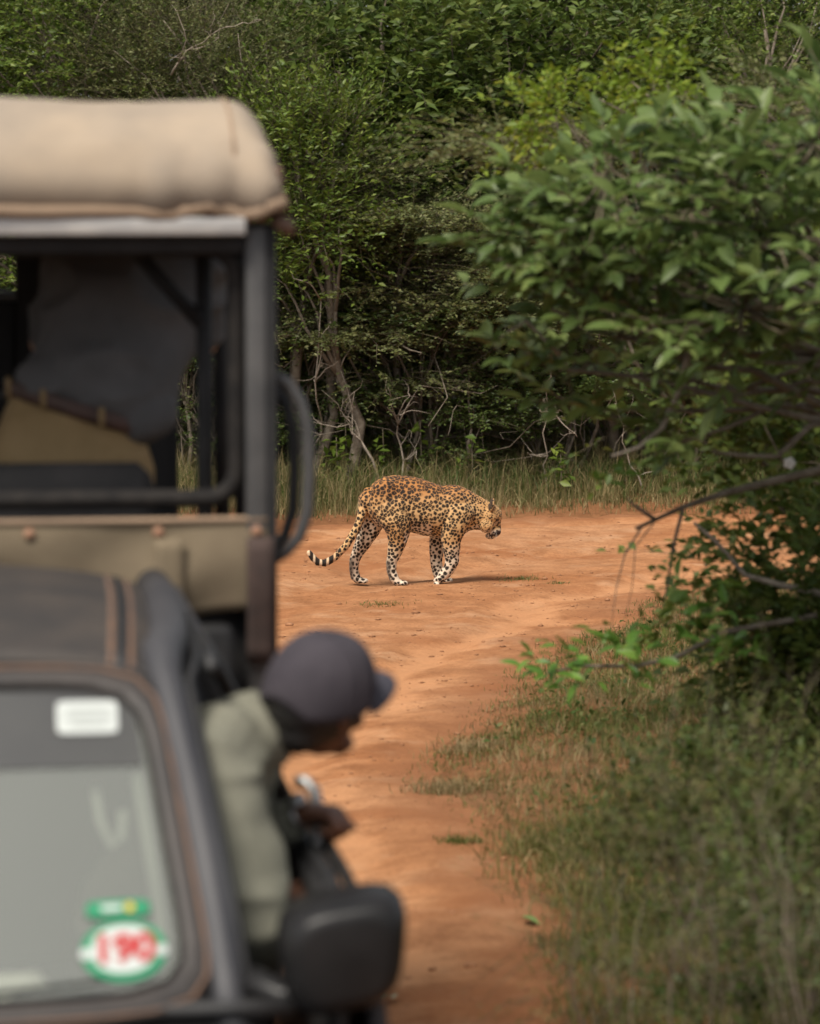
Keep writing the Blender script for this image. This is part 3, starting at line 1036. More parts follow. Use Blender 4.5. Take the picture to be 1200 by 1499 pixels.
    st['label'] = 'green banner sticker above the round number sticker'
    link_mesh('white_print', on_glass(plate(lambda a: sup(a, .020, .006, 6), 20), sx - .020, sz + .067, .0075), M['white'], st)
    link_mesh('yellow_emblem', on_glass(plate(lambda a: sup(a, .009, .010, 2), 20), sx + .014, sz + .067, .0075), M['yellow_print'], st)
    # ---- pillars, roof
    for sg in (-1, 1):
        b = MB()
        a0, a1 = Vector((sg * .668, .02, .92)), Vector((sg * .572, .60, 1.545))
        pts = [a0.lerp(a1, i / 6) + Vector((sg * .012 * math.sin(math.pi * i / 6), 0, .008 * math.sin(math.pi * i / 6))) for i in range(7)]
        pts += [Vector((sg * .572, .68, 1.574)), Vector((sg * .594, .80, 1.590)), Vector((sg * .604, 1.0, 1.602)), Vector((sg * .610, 1.3, 1.608)), Vector((sg * .608, 1.66, 1.600))]
        b.tube(pts, [(.036, .040)] * 7 + [(.042, .044)] * 5, 14, ref=(sg, 0, 0))
        b.build('windscreen_pillar', M['paint'], J)
        # rear pillar
        b = MB(); b.grid(lambda u, v: (sg * lerp(.905, .645, v ** 1.15), lerp(1.16, 1.62, u) + .1 * v * (1 - u), lerp(1.06, 1.60, v)), 6, 8)
        b.build('rear_pillar', M['paint'], J, thick=.04)
        # drip rail
        b = MB(); b.tube([(sg * .712, .05, .97), (sg * .662, .33, 1.27), (sg * .622, .60, 1.53), (sg * .645, .70, 1.565), (sg * .650, .85, 1.58), (sg * .658, 1.2, 1.59), (sg * .655, 1.66, 1.585)], .010, 6)
        b.build('drip_rail', M['black'], J)
    def roof(u, v):
        x = lerp(-1, 1, u)
        y = lerp(.56, 1.70, v)
        hw = .60 + .045 * math.sin(math.pi * min(1, v * 1.1 + .1) * .5)
        e = 1 - abs(x) ** 6 * .075 / .075 * 1.0
        z = 1.565 + .085 * (1 - (1 - min(1, v * 1.6)) ** 2) * (1 - .25 * x * x) + .02 * (1 - x * x) - .065 * abs(x) ** 7 - .03 * max(0, v - .85) / .15
        return (x * hw, y + .03 * x * x * (1 - v), z)
    MB().grid(roof, 28, 18).build('cab_roof', M['paint_dusty'], J, thick=.02)
    for sg in (-1, 1):
        for dx, m_, r_ in ((-.022, 'trim_brown', .008), (0, 'black', .014), (.024, 'trim_brown', .008)):
            b = MB()
            pts = []
            for i in range(9):
                v = i / 8
                q = Vector(roof(.5 + sg * (.40 + dx * .7), v)); q.z += .008; pts.append(q)
            b.tube(pts, [(.006, r_)] * 9, 6, ref=(0, 0, 1))
            b.build('roof_strip', M[m_], J)
    b = MB(); b.grid(lambda u, v: (lerp(-.63, .63, u) * lerp(1.35, 1, v), 1.69 + .01 * math.sin(v * 3), lerp(1.0, 1.60, v)), 8, 6)
    b.build('cab_rear_wall', M['paint'], J, thick=.03)
    # ---- doors
    for sg in (-1, 1):
        def door(u, v):
            z = lerp(.42, 1.125, v)
            x = .935 + .02 * math.sin(math.pi * min(1, v * 1.05)) - .045 * max(0, v - .82) / .18
            return (sg * x, lerp(.10, 1.16, u), z)
        d = MB().grid(door, 10, 12).build('door', M['paint'], J, thick=.03)
        b = MB(); b.tube([(sg * .93, .12, 1.128), (sg * .935, .6, 1.135), (sg * .93, 1.15, 1.135)], [(.016, .014)] * 3, 8); b.build('window_rubber', M['rubber'], d)
        b = MB(); b.tube([(sg * .893, .12, 1.128), (sg * .898, .6, 1.136), (sg * .893, 1.15, 1.135)], [(.010, .020)] * 3, 8, ref=(0, 0, 1)); b.build('sill_strip', M['steel_dark'], d)
        b = MB(); b.tube([(sg * .868, .97, 1.262), (sg * .892, .965, 1.262), (sg * .908, .95, 1.245), (sg * .912, .92, 1.20), (sg * .910, .88, 1.13), (sg * .900, .82, 1.06)], .014, 10); b.build('grab_bar', M['chrome'], d)
        b = MB(); b.grid(lambda u, v: (sg * (.86 + .02 * v), lerp(.12, 1.15, u), lerp(.5, 1.12, v)), 4, 6); b.build('door_card', M['black'], d, thick=.03)
        b = MB(); b.tube([(sg * .965, .93, .985), (sg * .985, .95, .99), (sg * .985, 1.05, .99), (sg * .965, 1.07, .985)], .011, 8); b.build('handle', M['chrome'], d)
        b = MB(); b.box(sg * .951, sg * .967, .12, 1.14, .74, .80); b.build('side_moulding', M['black'], d, bevel=.004)
        # window frame: pillar side, top, rear
        b = MB(); b.tube([(sg * .675, .68, 1.545), (sg * .675, .8, 1.560), (sg * .675, 1.05, 1.560), (sg * .71, 1.13, 1.50), (sg * .905, 1.16, 1.12)], .017, 8)
        b.build('window_frame', M['black'], d)
        # mirror
        mi = empty('side_mirror', (0, 0, 0)); mi.parent = J
        b = MB()
        cx, cy, cz = sg * .872, .05, 1.098
        v = []
        nn, mm = 28, 12
        for j in range(mm + 1):
            q = j / mm                                       # 0 front nose .. 1 glass rim
            sc = (.70 + .30 * math.sin(min(1, q * 1.3) * math.pi / 2) ** .8) if j else .62
            yy = cy - .075 + .14 * (q ** 1.5)
            for i in range(nn):
                a = 2 * math.pi * i / nn
                X, Z = sup(a, .116 * sc, .110 * sc, 3.8)
                X *= 1.0 + .08 * (Z / .11)
                Z += .017 * X / .11 * sg
                v.append((cx + X, yy, cz + Z))
        f_ = [(j * nn + i, (j + 1) * nn + i, (j + 1) * nn + (i + 1) % nn, j * nn + (i + 1) % nn) for j in range(mm) for i in range(nn)]
        f_.append(tuple(range(nn)))
        b.add(v, f_); b.build('housing', M['mirror_shell'], mi)
        b = MB(); b.add([(cx + sup(2 * math.pi * i / nn, .102, .104, 3.3)[0], cy + .062, cz + sup(2 * math.pi * i / nn, .102, .104, 3.3)[1]) for i in range(nn)], [tuple(range(nn))])
        b.build('mirror_glass', M['chrome'], mi)
        b = MB(); b.tube([(sg * .70, .10, 1.04), (sg * .76, .08, 1.01), (sg * .82, .06, 1.03)], [(.03, .04), (.028, .035), (.03, .04)], 10); b.build('mirror_arm', M['mirror_shell'], mi)
        b = MB(); b.ball((sg * .985, .10, 1.145), (.012, .012, .010), 8); b.build('adjuster_knob', M['black'], mi)
    # ---- cab inside
    b = MB(); b.grid(lambda u, v: (lerp(-.78, .78, u), lerp(.02, .40, v), 1.0 - .02 * v - (.10 * max(0, v - .8) / .2)), 12, 8); b.build('dashboard', M['black'], J, thick=.03)
    b = MB(); b.box(-.84, .84, -.02, 1.66, .42, .47); b.build('cab_floor', M['black'], J)
    for sg in (-1, 1):
        b = MB(); b.tube([(sg * .40, .78, .80), (sg * .40, 1.15, .78)], [(.22, .08)] * 2, 12, ref=(1, 0, 0), round_ends=True)
        b.tube([(sg * .40, 1.18, .78), (sg * .40, 1.30, 1.30)], [(.22, .07)] * 2, 12, ref=(1, 0, 0), round_ends=True); b.build('cab_seat', M['vinyl'], J)
        # inner pillar lining, its pale colour painting the edge reflection; pale grab loop
        b = MB(); b.tube([ws(sg * .85, .08, -.035), ws(sg * .86, .4, -.035), ws(sg * .86, .70, -.035)], [(.022, .012)] * 3, 8, ref=(0, 1, 0)); b.build('reflection_lining', M['trim_pale'], J)
        b = MB(); b.tube([ws(sg * .72, .70, -.06), ws(sg * .725, .60, -.07), ws(sg * .75, .53, -.075), ws(sg * .785, .55, -.07), ws(sg * .80, .62, -.06)], .010, 8); b.build('grab_loop', M['trim_pale'], J)
    b = MB()
    b.tube([(-.38 + .19 * math.cos(a * math.pi / 12), .46 - .08 * math.sin(a * math.pi / 12), 1.0 + .17 * math.sin(a * math.pi / 12)) for a in range(24)], .016, 8, closed=True)
    b.tube([(-.38, .46, 1.0), (-.38, .36, .95)], .03, 8); b.build('steering_wheel', M['black'], J)
    # ---- bonnet, wings, nose, wheels, chassis (below the photograph's edge)
    def bonnet(u, v):
        x = lerp(-1, 1, u); y = lerp(-.12, -1.05, v)
        return (x * lerp(.72, .66, v), y - .06 * (1 - x * x), .985 - .10 * v ** 1.6 - .05 * abs(x) ** 4 + .012 * (1 - x * x))
    MB().grid(bonnet, 16, 12).build('bonnet', M['paint'], J, thick=.02)
    b = MB(); b.box(-.70, .70, -.14, .06, .93, .972); b.build('scuttle', M['black'], J, bevel=.01)
    for sg in (-1, 1):
        def wing(u, v):
            a = lerp(0, 1, v)
            x = lerp(.69, .93, math.sin(a * math.pi / 2)); z = lerp(.955, .50, (1 - math.cos(a * math.pi / 2)))
            y = lerp(.08, -1.06, u)
            if a > .75 and abs(y + .52) < .42: z = max(z, .40 + .34 * math.sqrt(max(0, 1 - ((y + .52) / .42) ** 2)) + .02)
            return (sg * x, y, z - .06 * u * (1 - a))
        MB().grid(wing, 20, 12).build('wing', M['paint'], J, thick=.02)
        h_ = MB().tube([(sg * .58, -1.075, .76), (sg * .58, -1.125, .76)], [(.10, .085), (.085, .07)], 18, ref=(1, 0, 0)).build('headlight', M['lamp_glass'], J)
        MB().tube([(sg * .77, -1.05, .76), (sg * .77, -1.10, .76)], [(.06, .07), (.05, .06)], 12, ref=(1, 0, 0)).build('indicator', M['amber'], J)
        for yy in (-.52, 2.95):
            w = empty('wheel', (sg * .78, yy, .37)); w.parent = J
            v = MB()
            prof = [(-.11, .20), (-.115, .30), (-.10, .355), (-.06, .37), (0, .372), (.06, .37), (.10, .355), (.115, .30), (.11, .20)]
            nn = 36
            vs = [(x, r_ * math.cos(2 * math.pi * i / nn), r_ * math.sin(2 * math.pi * i / nn)) for x, r_ in prof for i in range(nn)]
            fs = [(j * nn + i, j * nn + (i + 1) % nn, (j + 1) * nn + (i + 1) % nn, (j + 1) * nn + i) for j in range(len(prof) - 1) for i in range(nn)]
            v.add(vs, fs); v.build('tyre', M['rubber'], w)
            v = MB(); v.tube([(-.09, 0, 0), (.02 * sg, 0, 0), (.085, 0, 0)], [.205, .16, .205], 24, ref=(0, 1, 0)); v.tube([(-.10, 0, 0), (.10, 0, 0)], .06, 14); v.build('rim', M['steel'], w)
    b = MB(); b.box(-.66, .66, -1.10, -1.04, .60, .86); b.build('grille', M['black'], J, bevel=.01)
    b = MB(); b.box(-.90, .90, -1.24, -1.08, .42, .60); b.build('front_bumper', M['steel_dark'], J, bevel=.03)
    b = MB()
    for x in (-.42, .42): b.box(x - .04, x + .04, -1.08, 3.9, .48, .60)
    for y in (-.52, 2.95): b.tube([(-.76, y, .37), (.76, y, .37)], .045, 10)
    b.box(-.5, .5, -1.0, -.2, .55, .9)
    b.build('chassis', M['steel_dark'], J)
    # ---- passenger deck
    B0, B1, HW = 1.85, 3.95, .905
    b = MB(); b.box(-HW, HW, B0 + .02, B1, .84, .90); b.build('deck_floor', M['steel_dark'], J)
    for sg in (-1, 1):
        b = MB(); b.grid(lambda u, v: (sg * (HW - .008 + .01 * math.sin(v * math.pi)), lerp(B0, B1, u), lerp(.62, 1.40, v)), 10, 6); b.build('deck_side', M['black'], J, thick=.03)
        b = MB(); b.tube([(sg * (HW - .012), B0 - .01, 1.405), (sg * (HW - .012), B1, 1.405)], .022, 8); b.build('deck_rail', M['steel_dark'], J)
    b = MB(); b.box(-HW + .02, HW - .02, B1 - .04, B1, .62, 1.40); b.build('tailgate', M['black'], J, bevel=.01)
    b = MB(); b.box(-HW + .012, HW - .012, B0, B0 + .03, .62, 1.735); b.build('front_bulkhead', M['black'], J)
    # posts: grey outer faces
    for sg in (-1, 1):
        b = MB(); b.box(sg * .862 - .024, sg * .862 + .024, B0 - .03, B0 + .02, 1.32, 2.425); b.build('front_post', M['steel'], J, bevel=.006)
        b = MB(); b.box(sg * .898 - .012, sg * .898 + .012, B0 - .026, B0 + .034, .66, 2.425); b.build('post_side_rail', M['steel_dark'], J, bevel=.004)
        for yy in (2.55, 3.25, B1 - .03):
            b = MB(); b.tube([(sg * .885, yy, 1.4), (sg * .885, yy, 2.43)], .021, 8); b.build('deck_post', M['steel_dark'], J)
        b = MB(); b.box(sg * .885 - .02, sg * .885 + .02, B0 + .03, B1, 2.385, 2.43); b.build('roof_side_rail', M['steel_dark'], J, bevel=.005)
        # grab rails on the corner
        for k_, (y0, r_, o_) in enumerate(((B0 + .04, .0155, 0.0), (B0 + .30, .014, -.01))):
            b = MB()
            xs = sg * .905
            pth = [(xs, 2.075), (xs + sg * .035, 2.055), (xs + sg * .065, 2.01), (xs + sg * .082, 1.95), (xs + sg * .086, 1.85), (xs + sg * .082, 1.75), (xs + sg * .062, 1.69), (xs + sg * .03, 1.655), (xs - sg * .005, 1.635)]
            b.tube([(x + sg * o_, y0, z - .02 * k_) for x, z in pth], r_, 10); b.build('grab_rail', M['steel'] if k_ == 0 else M['steel_dark'], J)
    b = MB(); b.box(-.835, .835, B0 - .075, B0 + .02, 2.405, 2.446); b.build('roof_front_rail', M['alu'], J, bevel=.004)
    b = MB(); b.box(-.836, .836, B0 - .022, B0 + .03, 2.362, 2.402); b.build('roof_front_beam', M['steel_dark'], J, bevel=.004)
    b = MB(); b.box(-.88, .88, B1 - .05, B1 - .01, 2.38, 2.43); b.build('roof_rear_beam', M['steel_dark'], J, bevel=.004)
    # rounded window frame in the front
    pts = []
    x0, x1, z0, z1, rr = -.82, .82, 1.785, 2.375, .07
    for cx, cz, a0 in ((x1 - rr, z1 - rr, 0), (x0 + rr, z1 - rr, 90), (x0 + rr, z0 + rr, 180), (x1 - rr, z0 + rr, 270)):
        for i in range(7):
            a = R(a0 + i * 15); pts.append((cx + rr * math.cos(a), B0 + .03, cz + rr * math.sin(a)))
    b = MB(); b.tube(pts, [(.028, .022)] * len(pts), 8, closed=True, ref=(0, 1, 0)); b.build('window_surround', M['rubber'], J)
    # canvas apron under the window
    def apron(u, v):
        x = lerp(-.885, .885, u); z = lerp(1.745, 1.535, v)
        z -= .012 * math.sin(u * 31) * v + (.02 * v if abs(x) > .66 else 0)
        y = B0 - .022 - .020 * math.sin(v * 2.4) - .008 * math.sin(u * 43 + v * 4) * v - .006 * math.sin(u * 17 + 1 + v * 7)
        return (x, y, z)
    ap = MB().grid(apron, 90, 10).build('canvas_apron', M['canvas_olive'], J, thick=.006)
    b = MB(); b.tube([apron(i / 30, .03) for i in range(31)], [(.008, .014)] * 31, 6); b.build('apron_hem', M['canvas_edge'], ap)
    for x in (-.78, -.39, -.08, .33, .63, .86):
        b = MB(); b.tube([(x, B0 - .046, 1.712), (x, B0 - .030, 1.712)], .013, 10); b.build('stud', M['rust'], ap)
    for x in (-.60, .655):
        b = MB(); b.grid(lambda u, v: (x - .034 + .068 * u, B0 - .054 - .005 * math.sin(v * 3), lerp(1.70, 1.512, v)), 3, 6); b.build('canvas_tab', M['canvas_olive'], ap, thick=.006)
    for sg in (-1, 1):
        b = MB(); b.grid(lambda u, v: (sg * lerp(.835, .898, u), B0 - .055 - .01 * math.sin(v * 5), lerp(1.70, 1.40, v)), 3, 8); b.build('corner_strap', M['strap'], ap, thick=.006)
    # gear between cab and deck: spare fuel can, hose
    b = MB(); b.box(.60, .80, 1.725, 1.80, 1.10, 1.50); b.build('jerrycan', M['steel_dark'], J, bevel=.02)
    b = MB(); b.tube([(.56, 1.76, 1.02), (.55, 1.77, 1.35), (.50, 1.76, 1.52)], .02, 8); b.build('hose', M['steel'], J)
    # ---- canopy
    XE, YF, YR, ZB, H = .925, 1.775, 4.06, 2.466, .246
    def edge(d, rad):
        if d >= rad: return 1.0
        q = 1 - d / rad
        return max(0, 1 - q ** 2.5) ** (1 / 2.3)
    def canopy(u, v):
        su = math.sin((u - .5) * math.pi) * .35 + (u - .5) * 2 * .65
        x = su * XE
        v2 = v ** 1.5 if v < .5 else v
        sv = .5 - .5 * math.cos(math.pi * v); sv = .55 * sv + .45 * v
        y = lerp(YF, YR, sv)
        d = XE - abs(x)
        e = edge(y - YF, .42) * edge(d, .105 + .04 * max(0, 1 - (y - YF) / .4)) * edge(YR - y, .25)
        z = ZB + H * e
        z += .022 * (1 - (x / XE) ** 2) * e                                      # rise to the middle
        z -= .012 * math.sin(max(0, (y - 2.2)) * 5.2) ** 2 * e                  # sag between hoops
        z += .005 * math.sin(x * 9 + y * 3) * e + .004 * math.sin(y * 13 + x * 5) * e
        if e < .55:
            y -= .006 * math.sin(x * 5 + 1) * (1 - e)
            k_ = max(0, (abs(x) - .55) / .37)
            z += .020 * k_ * math.sin(x * 34 + y * 15) * (1 - e); y -= .014 * k_ * math.sin(x * 52) * (1 - e)
        return (x, y, z)
    cm = MB().grid(canopy, 110, 80).mesh('canopy')
    P_ = mesh_co(cm); N_c = mesh_no(cm)
    low = np.clip((2.70 - P_[:, 2]) / .22, 0, 1)
    cr1 = np.abs(vnoise(P_ * np.array([2.2, 2.0, 7.0]), 2.0, 410)) + .5 * np.abs(vnoise(P_ * np.array([5.0, 3.0, 9.0]), 2.0, 411))
    P_ = P_ + N_c * ((.010 * vnoise(P_, 3.0, 412)) + (.5 - cr1) * .013 * (.35 + low) * np.clip((P_[:, 2] - 2.475) / .04, 0, 1))[:, None]
    set_co(cm, P_)
    c = link_mesh('canopy', modded(cm, thick=.006), M['canvas'], J)
    b = MB()
    N_ = 40
    rim = [Vector(canopy(i / N_, 0)) for i in range(N_ + 1)]
    rim2 = [Vector(canopy(1, i / N_)) for i in range(1, N_ + 1)] + [Vector(canopy(1 - i / N_, 1)) for i in range(1, N_ + 1)] + [Vector(canopy(0, 1 - i / N_)) for i in range(1, N_)]
    loop = [p + Vector((0, 0, -.006 + .002 * math.sin(i * .9) + .0025 * math.sin(i * .37))) for i, p in enumerate(rim + rim2)]
    b.tube(loop, [(.016, .011)] * len(loop), 8, closed=True); b.build('canopy_hem', M['canvas_edge'], c)
    # seams and gathered corner folds
    for sg in (-1, 1):
        b = MB(); b.tube([Vector(canopy(.5 + sg * .415, i / 24 * .5)) + Vector((0, -.003, .004)) for i in range(25)], .0045, 5); b.build('seam', M['canvas_edge'], c)
        b = MB()
        for z in (2.47, 2.50, 2.53, 2.55):
            b.ball((sg * (.925 - (z - 2.47) * .12), YF + .05, z), (.012, .016, .014), 8)
        b.tube([(sg * .905, YF + .05, 2.44), (sg * .935, YF + .05, 2.425), (sg * .945, YF + .06, 2.41)], [.016, .02, .014], 8)
        b.build('tie_rope', M['trim_brown'], c)
    # ---- seats on the deck
    for yy, zt in ((2.08, 1.825), (3.05, 1.80)):
        for xc in (-.42, .36):
            s_ = empty('deck_seat', (0, 0, 0)); s_.parent = J
            b = MB(); b.tube([(xc - .235, yy, 1.64), (xc + .235, yy, 1.64)], [(.225, .06)] * 2, 16, ref=(0, 0, 1), round_ends=True); b.box(xc - .27, xc + .27, yy - .03, yy + .05, 1.36, 1.70); b.build('backrest', M['vinyl'], s_, bevel=.02)
            b = MB(); b.box(xc - .27, xc + .27, yy + .02, yy + .44, 1.30, 1.40); b.build('cushion', M['vinyl'], s_, bevel=.03)
            for x in (xc - .22, xc + .22):
                for dy in (.06, .40):
                    MB().tube([(x, yy + dy, .90), (x, yy + dy, 1.32)], .018, 6).build('leg', M['steel_dark'], s_)
            b = MB(); b.tube([(xc - .20, yy + .05, 1.76), (xc - .17, yy + .05, 1.93), (xc - .10, yy + .05, 1.96), (xc + .10, yy + .05, 1.96), (xc + .17, yy + .05, 1.93), (xc + .20, yy + .05, 1.76)], .013, 8)
            if yy > 2.5: b.build('headrest_hoop', M['steel'], s_)
    # tarpaulin rolled down at the back, open on one side
    b = MB(); b.grid(lambda u, v: (lerp(.335, .80, u), B1 - .06 + .03 * math.sin(u * 14), lerp(1.40, 2.42, v)), 24, 8); b.build('rear_curtain', M['cloth_black'], J, thick=.01)
    b = MB(); b.grid(lambda u, v: (lerp(-.88, .335, u), B1 - .065 + .02 * math.sin(u * 20), lerp(1.40, 2.20, v)), 24, 8); b.build('rear_panel', M['cloth_black'], J, thick=.01)
    b = MB(); b.tube([(-.88, B1 - .065, 2.205), (.335, B1 - .065, 2.205)], .016, 8); b.build('rear_panel_rail', M['steel'], J)
    for sg in (-1, 1):
        b = MB(); b.tube([(sg * .76, 2.12, 1.40), (sg * .76, 2.12, 2.40)], .02, 8); b.tube([(sg * .76, 2.12, 2.18), (sg * .58, 2.12, 2.38)], .018, 8); b.build('inner_post', M['steel_dark'], J)
    return J


JEEP = mk_jeep()
JM = Matrix.Translation((JO.x, JO.y, 0)) @ Matrix.Rotation(YAW, 4, 'Z')


# ------------------------------------------------------------------ people
M['skin'] = mat('brown_skin', (.11, .048, .027, 1), (.145, .066, .038, 1), rough=.5, scale=20, spec=.4)
M['skin_fair'] = mat('tanned_skin', (.42, .22, .14, 1), (.48, .26, .17, 1), rough=.5, scale=20, spec=.4)
M['hair'] = mat('black_hair', (.008, .007, .007, 1), (.014, .012, .011, 1), rough=.5, scale=40, bump=.4, bscale=180)
M['cap'] = mat('dark_cap_cloth', (.040, .035, .042, 1), (.055, .048, .056, 1), rough=.9, scale=10, bump=.12, bscale=300, spec=.2)
M['cap_brim'] = mat('cap_brim_cloth', (.045, .043, .055, 1), (.06, .056, .068, 1), rough=.85, scale=10, bump=.1, bscale=300, spec=.2)
M['shirt_olive'] = mat('olive_shirt', (.155, .152, .118, 1), (.20, .195, .152, 1), rough=.9, scale=7, bump=.12, bscale=280, spec=.15)
M['shirt_grey'] = mat('grey_shirt', (.10, .098, .10, 1), (.13, .127, .13, 1), rough=.9, scale=7, bump=.12, bscale=280, spec=.15)
M['trousers_khaki'] = mat('khaki_trousers', (.27, .185, .09, 1), (.34, .235, .12, 1), rough=.9, scale=7, bump=.12, bscale=280, spec=.15)
M['trousers_dark'] = mat('dark_trousers', (.03, .03, .035, 1), rough=.9, scale=7)
M['leather'] = mat('brown_leather', (.055, .028, .02, 1), (.08, .04, .03, 1), rough=.55, scale=20)
M['eye_white'] = mat('eye_white', (.6, .58, .55, 1), rough=.3)


def cloth(me, amp, scale, seed, stretch=(1, 1, 1), amp2=.0):
    P = mesh_co(me); Nn = mesh_no(me)
    Q = P * np.array(stretch)[None]
    n = vnoise(Q, scale, seed)
    fold = 1 - np.abs(vnoise(Q, scale * .8, seed + 5)) * 2
    set_co(me, P + Nn * (amp * n + amp2 * fold)[:, None])
    return me


def chain(mb, pts, rad, n=14, ref=None):
    mb.tube(pts, rad, n, ref=ref, round_ends=True)


def hand(mb, wrist, palm_end, n_dir, curl=1.2, s=1.0, thumb_side=1):
    """palm and five bent fingers; fingers go on from wrist->palm_end and curl towards n_dir"""
    w, p = Vector(wrist), Vector(palm_end)
    d = (p - w).normalized(); n = Vector(n_dir); n = (n - d * n.dot(d)).normalized(); sd = d.cross(n)
    mb.tube([w, w.lerp(p, .35), w.lerp(p, .75), p], [(.018 * s, .026 * s), (.017 * s, .036 * s), (.015 * s, .041 * s), (.012 * s, .040 * s)], 12, ref=tuple(n), round_ends=True)
    for i, ln in enumerate((.072, .082, .076, .060)):
        o = (i - 1.5) * .0215 * s
        a = p + sd * o * thumb_side * -1
        pts = [a - d * .012, a]
        cur = d.copy(); q = a
        for j, f in enumerate((.44, .32, .24)):
            ang = curl * (.55, .8, .55)[j]
            rot = Matrix.Rotation(ang, 3, d.cross(n))
            cur = rot @ cur
            q = q + cur * ln * f * s; pts.append(q)
        mb.tube(pts, [.0095 * s, .0095 * s, .0088 * s, .0082 * s, .007 * s], 8, round_ends=True)
    t0 = w.lerp(p, .30) + sd * .030 * thumb_side * -1 * -1
    t1 = t0 + sd * .030 * thumb_side + d * .022 + n * .012; t2 = t1 + d * .030 + n * .016; t3 = t2 + d * .020 + n * .012 - sd * .006 * thumb_side
    mb.tube([t0, t1, t2, t3], [.014 * s, .0125 * s, .0105 * s, .008 * s], 8, round_ends=True)


def head(mb, c, fwd, up, s=1.0):
    """head with brow, nose, lips, chin and ears; returns its frame"""
    c = Vector(c); f = Vector(fwd).normalized(); u = Vector(up); u = (u - f * u.dot(f)).normalized(); r = f.cross(u)
    rot = Matrix((r, f, u)).transposed()
    def L(x, y, z): return c + (r * x + f * y + u * z) * s
    mb.ball(L(0, -.012, .022), (.076 * s, .096 * s, .092 * s), 20, rot)
    mb.ball(L(0, .022, -.040), (.058 * s, .066 * s, .072 * s), 18, rot)
    mb.ball(L(0, .058, -.098), (.024 * s, .022 * s, .020 * s), 12, rot)
    mb.tube([L(-.05, .045, -.075), L(-.025, .062, -.098), L(.025, .062, -.098), L(.05, .045, -.075)], .016 * s, 8, round_ends=True)
    for q in (-1, 1):
        mb.tube([L(q * .012, .088, .018), L(q * .034, .083, .022), L(q * .056, .066, .014)], .011 * s, 8, round_ends=True)
        mb.ball(L(q * .046, .058, -.030), (.022 * s, .022 * s, .020 * s), 10, rot)
        mb.ball(L(q * .078, -.012, -.008), (.010 * s, .020 * s, .032 * s), 10, rot)
        mb.ball(L(q * .083, -.020, .004), (.010 * s, .014 * s, .020 * s), 10, rot)
    mb.tube([L(0, .086, .016), L(0, .102, -.010), L(0, .112, -.034), L(0, .094, -.044)], [.010 * s, .011 * s, .014 * s, .012 * s], 10, round_ends=True)
    for q in (-1, 1): mb.ball(L(q * .013, .096, -.036), .010 * s, 8)
    mb.tube([L(-.024, .078, -.064), L(0, .088, -.062), L(.024, .078, -.064)], .0075 * s, 8, round_ends=True)
    mb.tube([L(-.020, .076, -.074), L(0, .086, -.074), L(.020, .076, -.074)], .008 * s, 8, round_ends=True)
    return L, rot


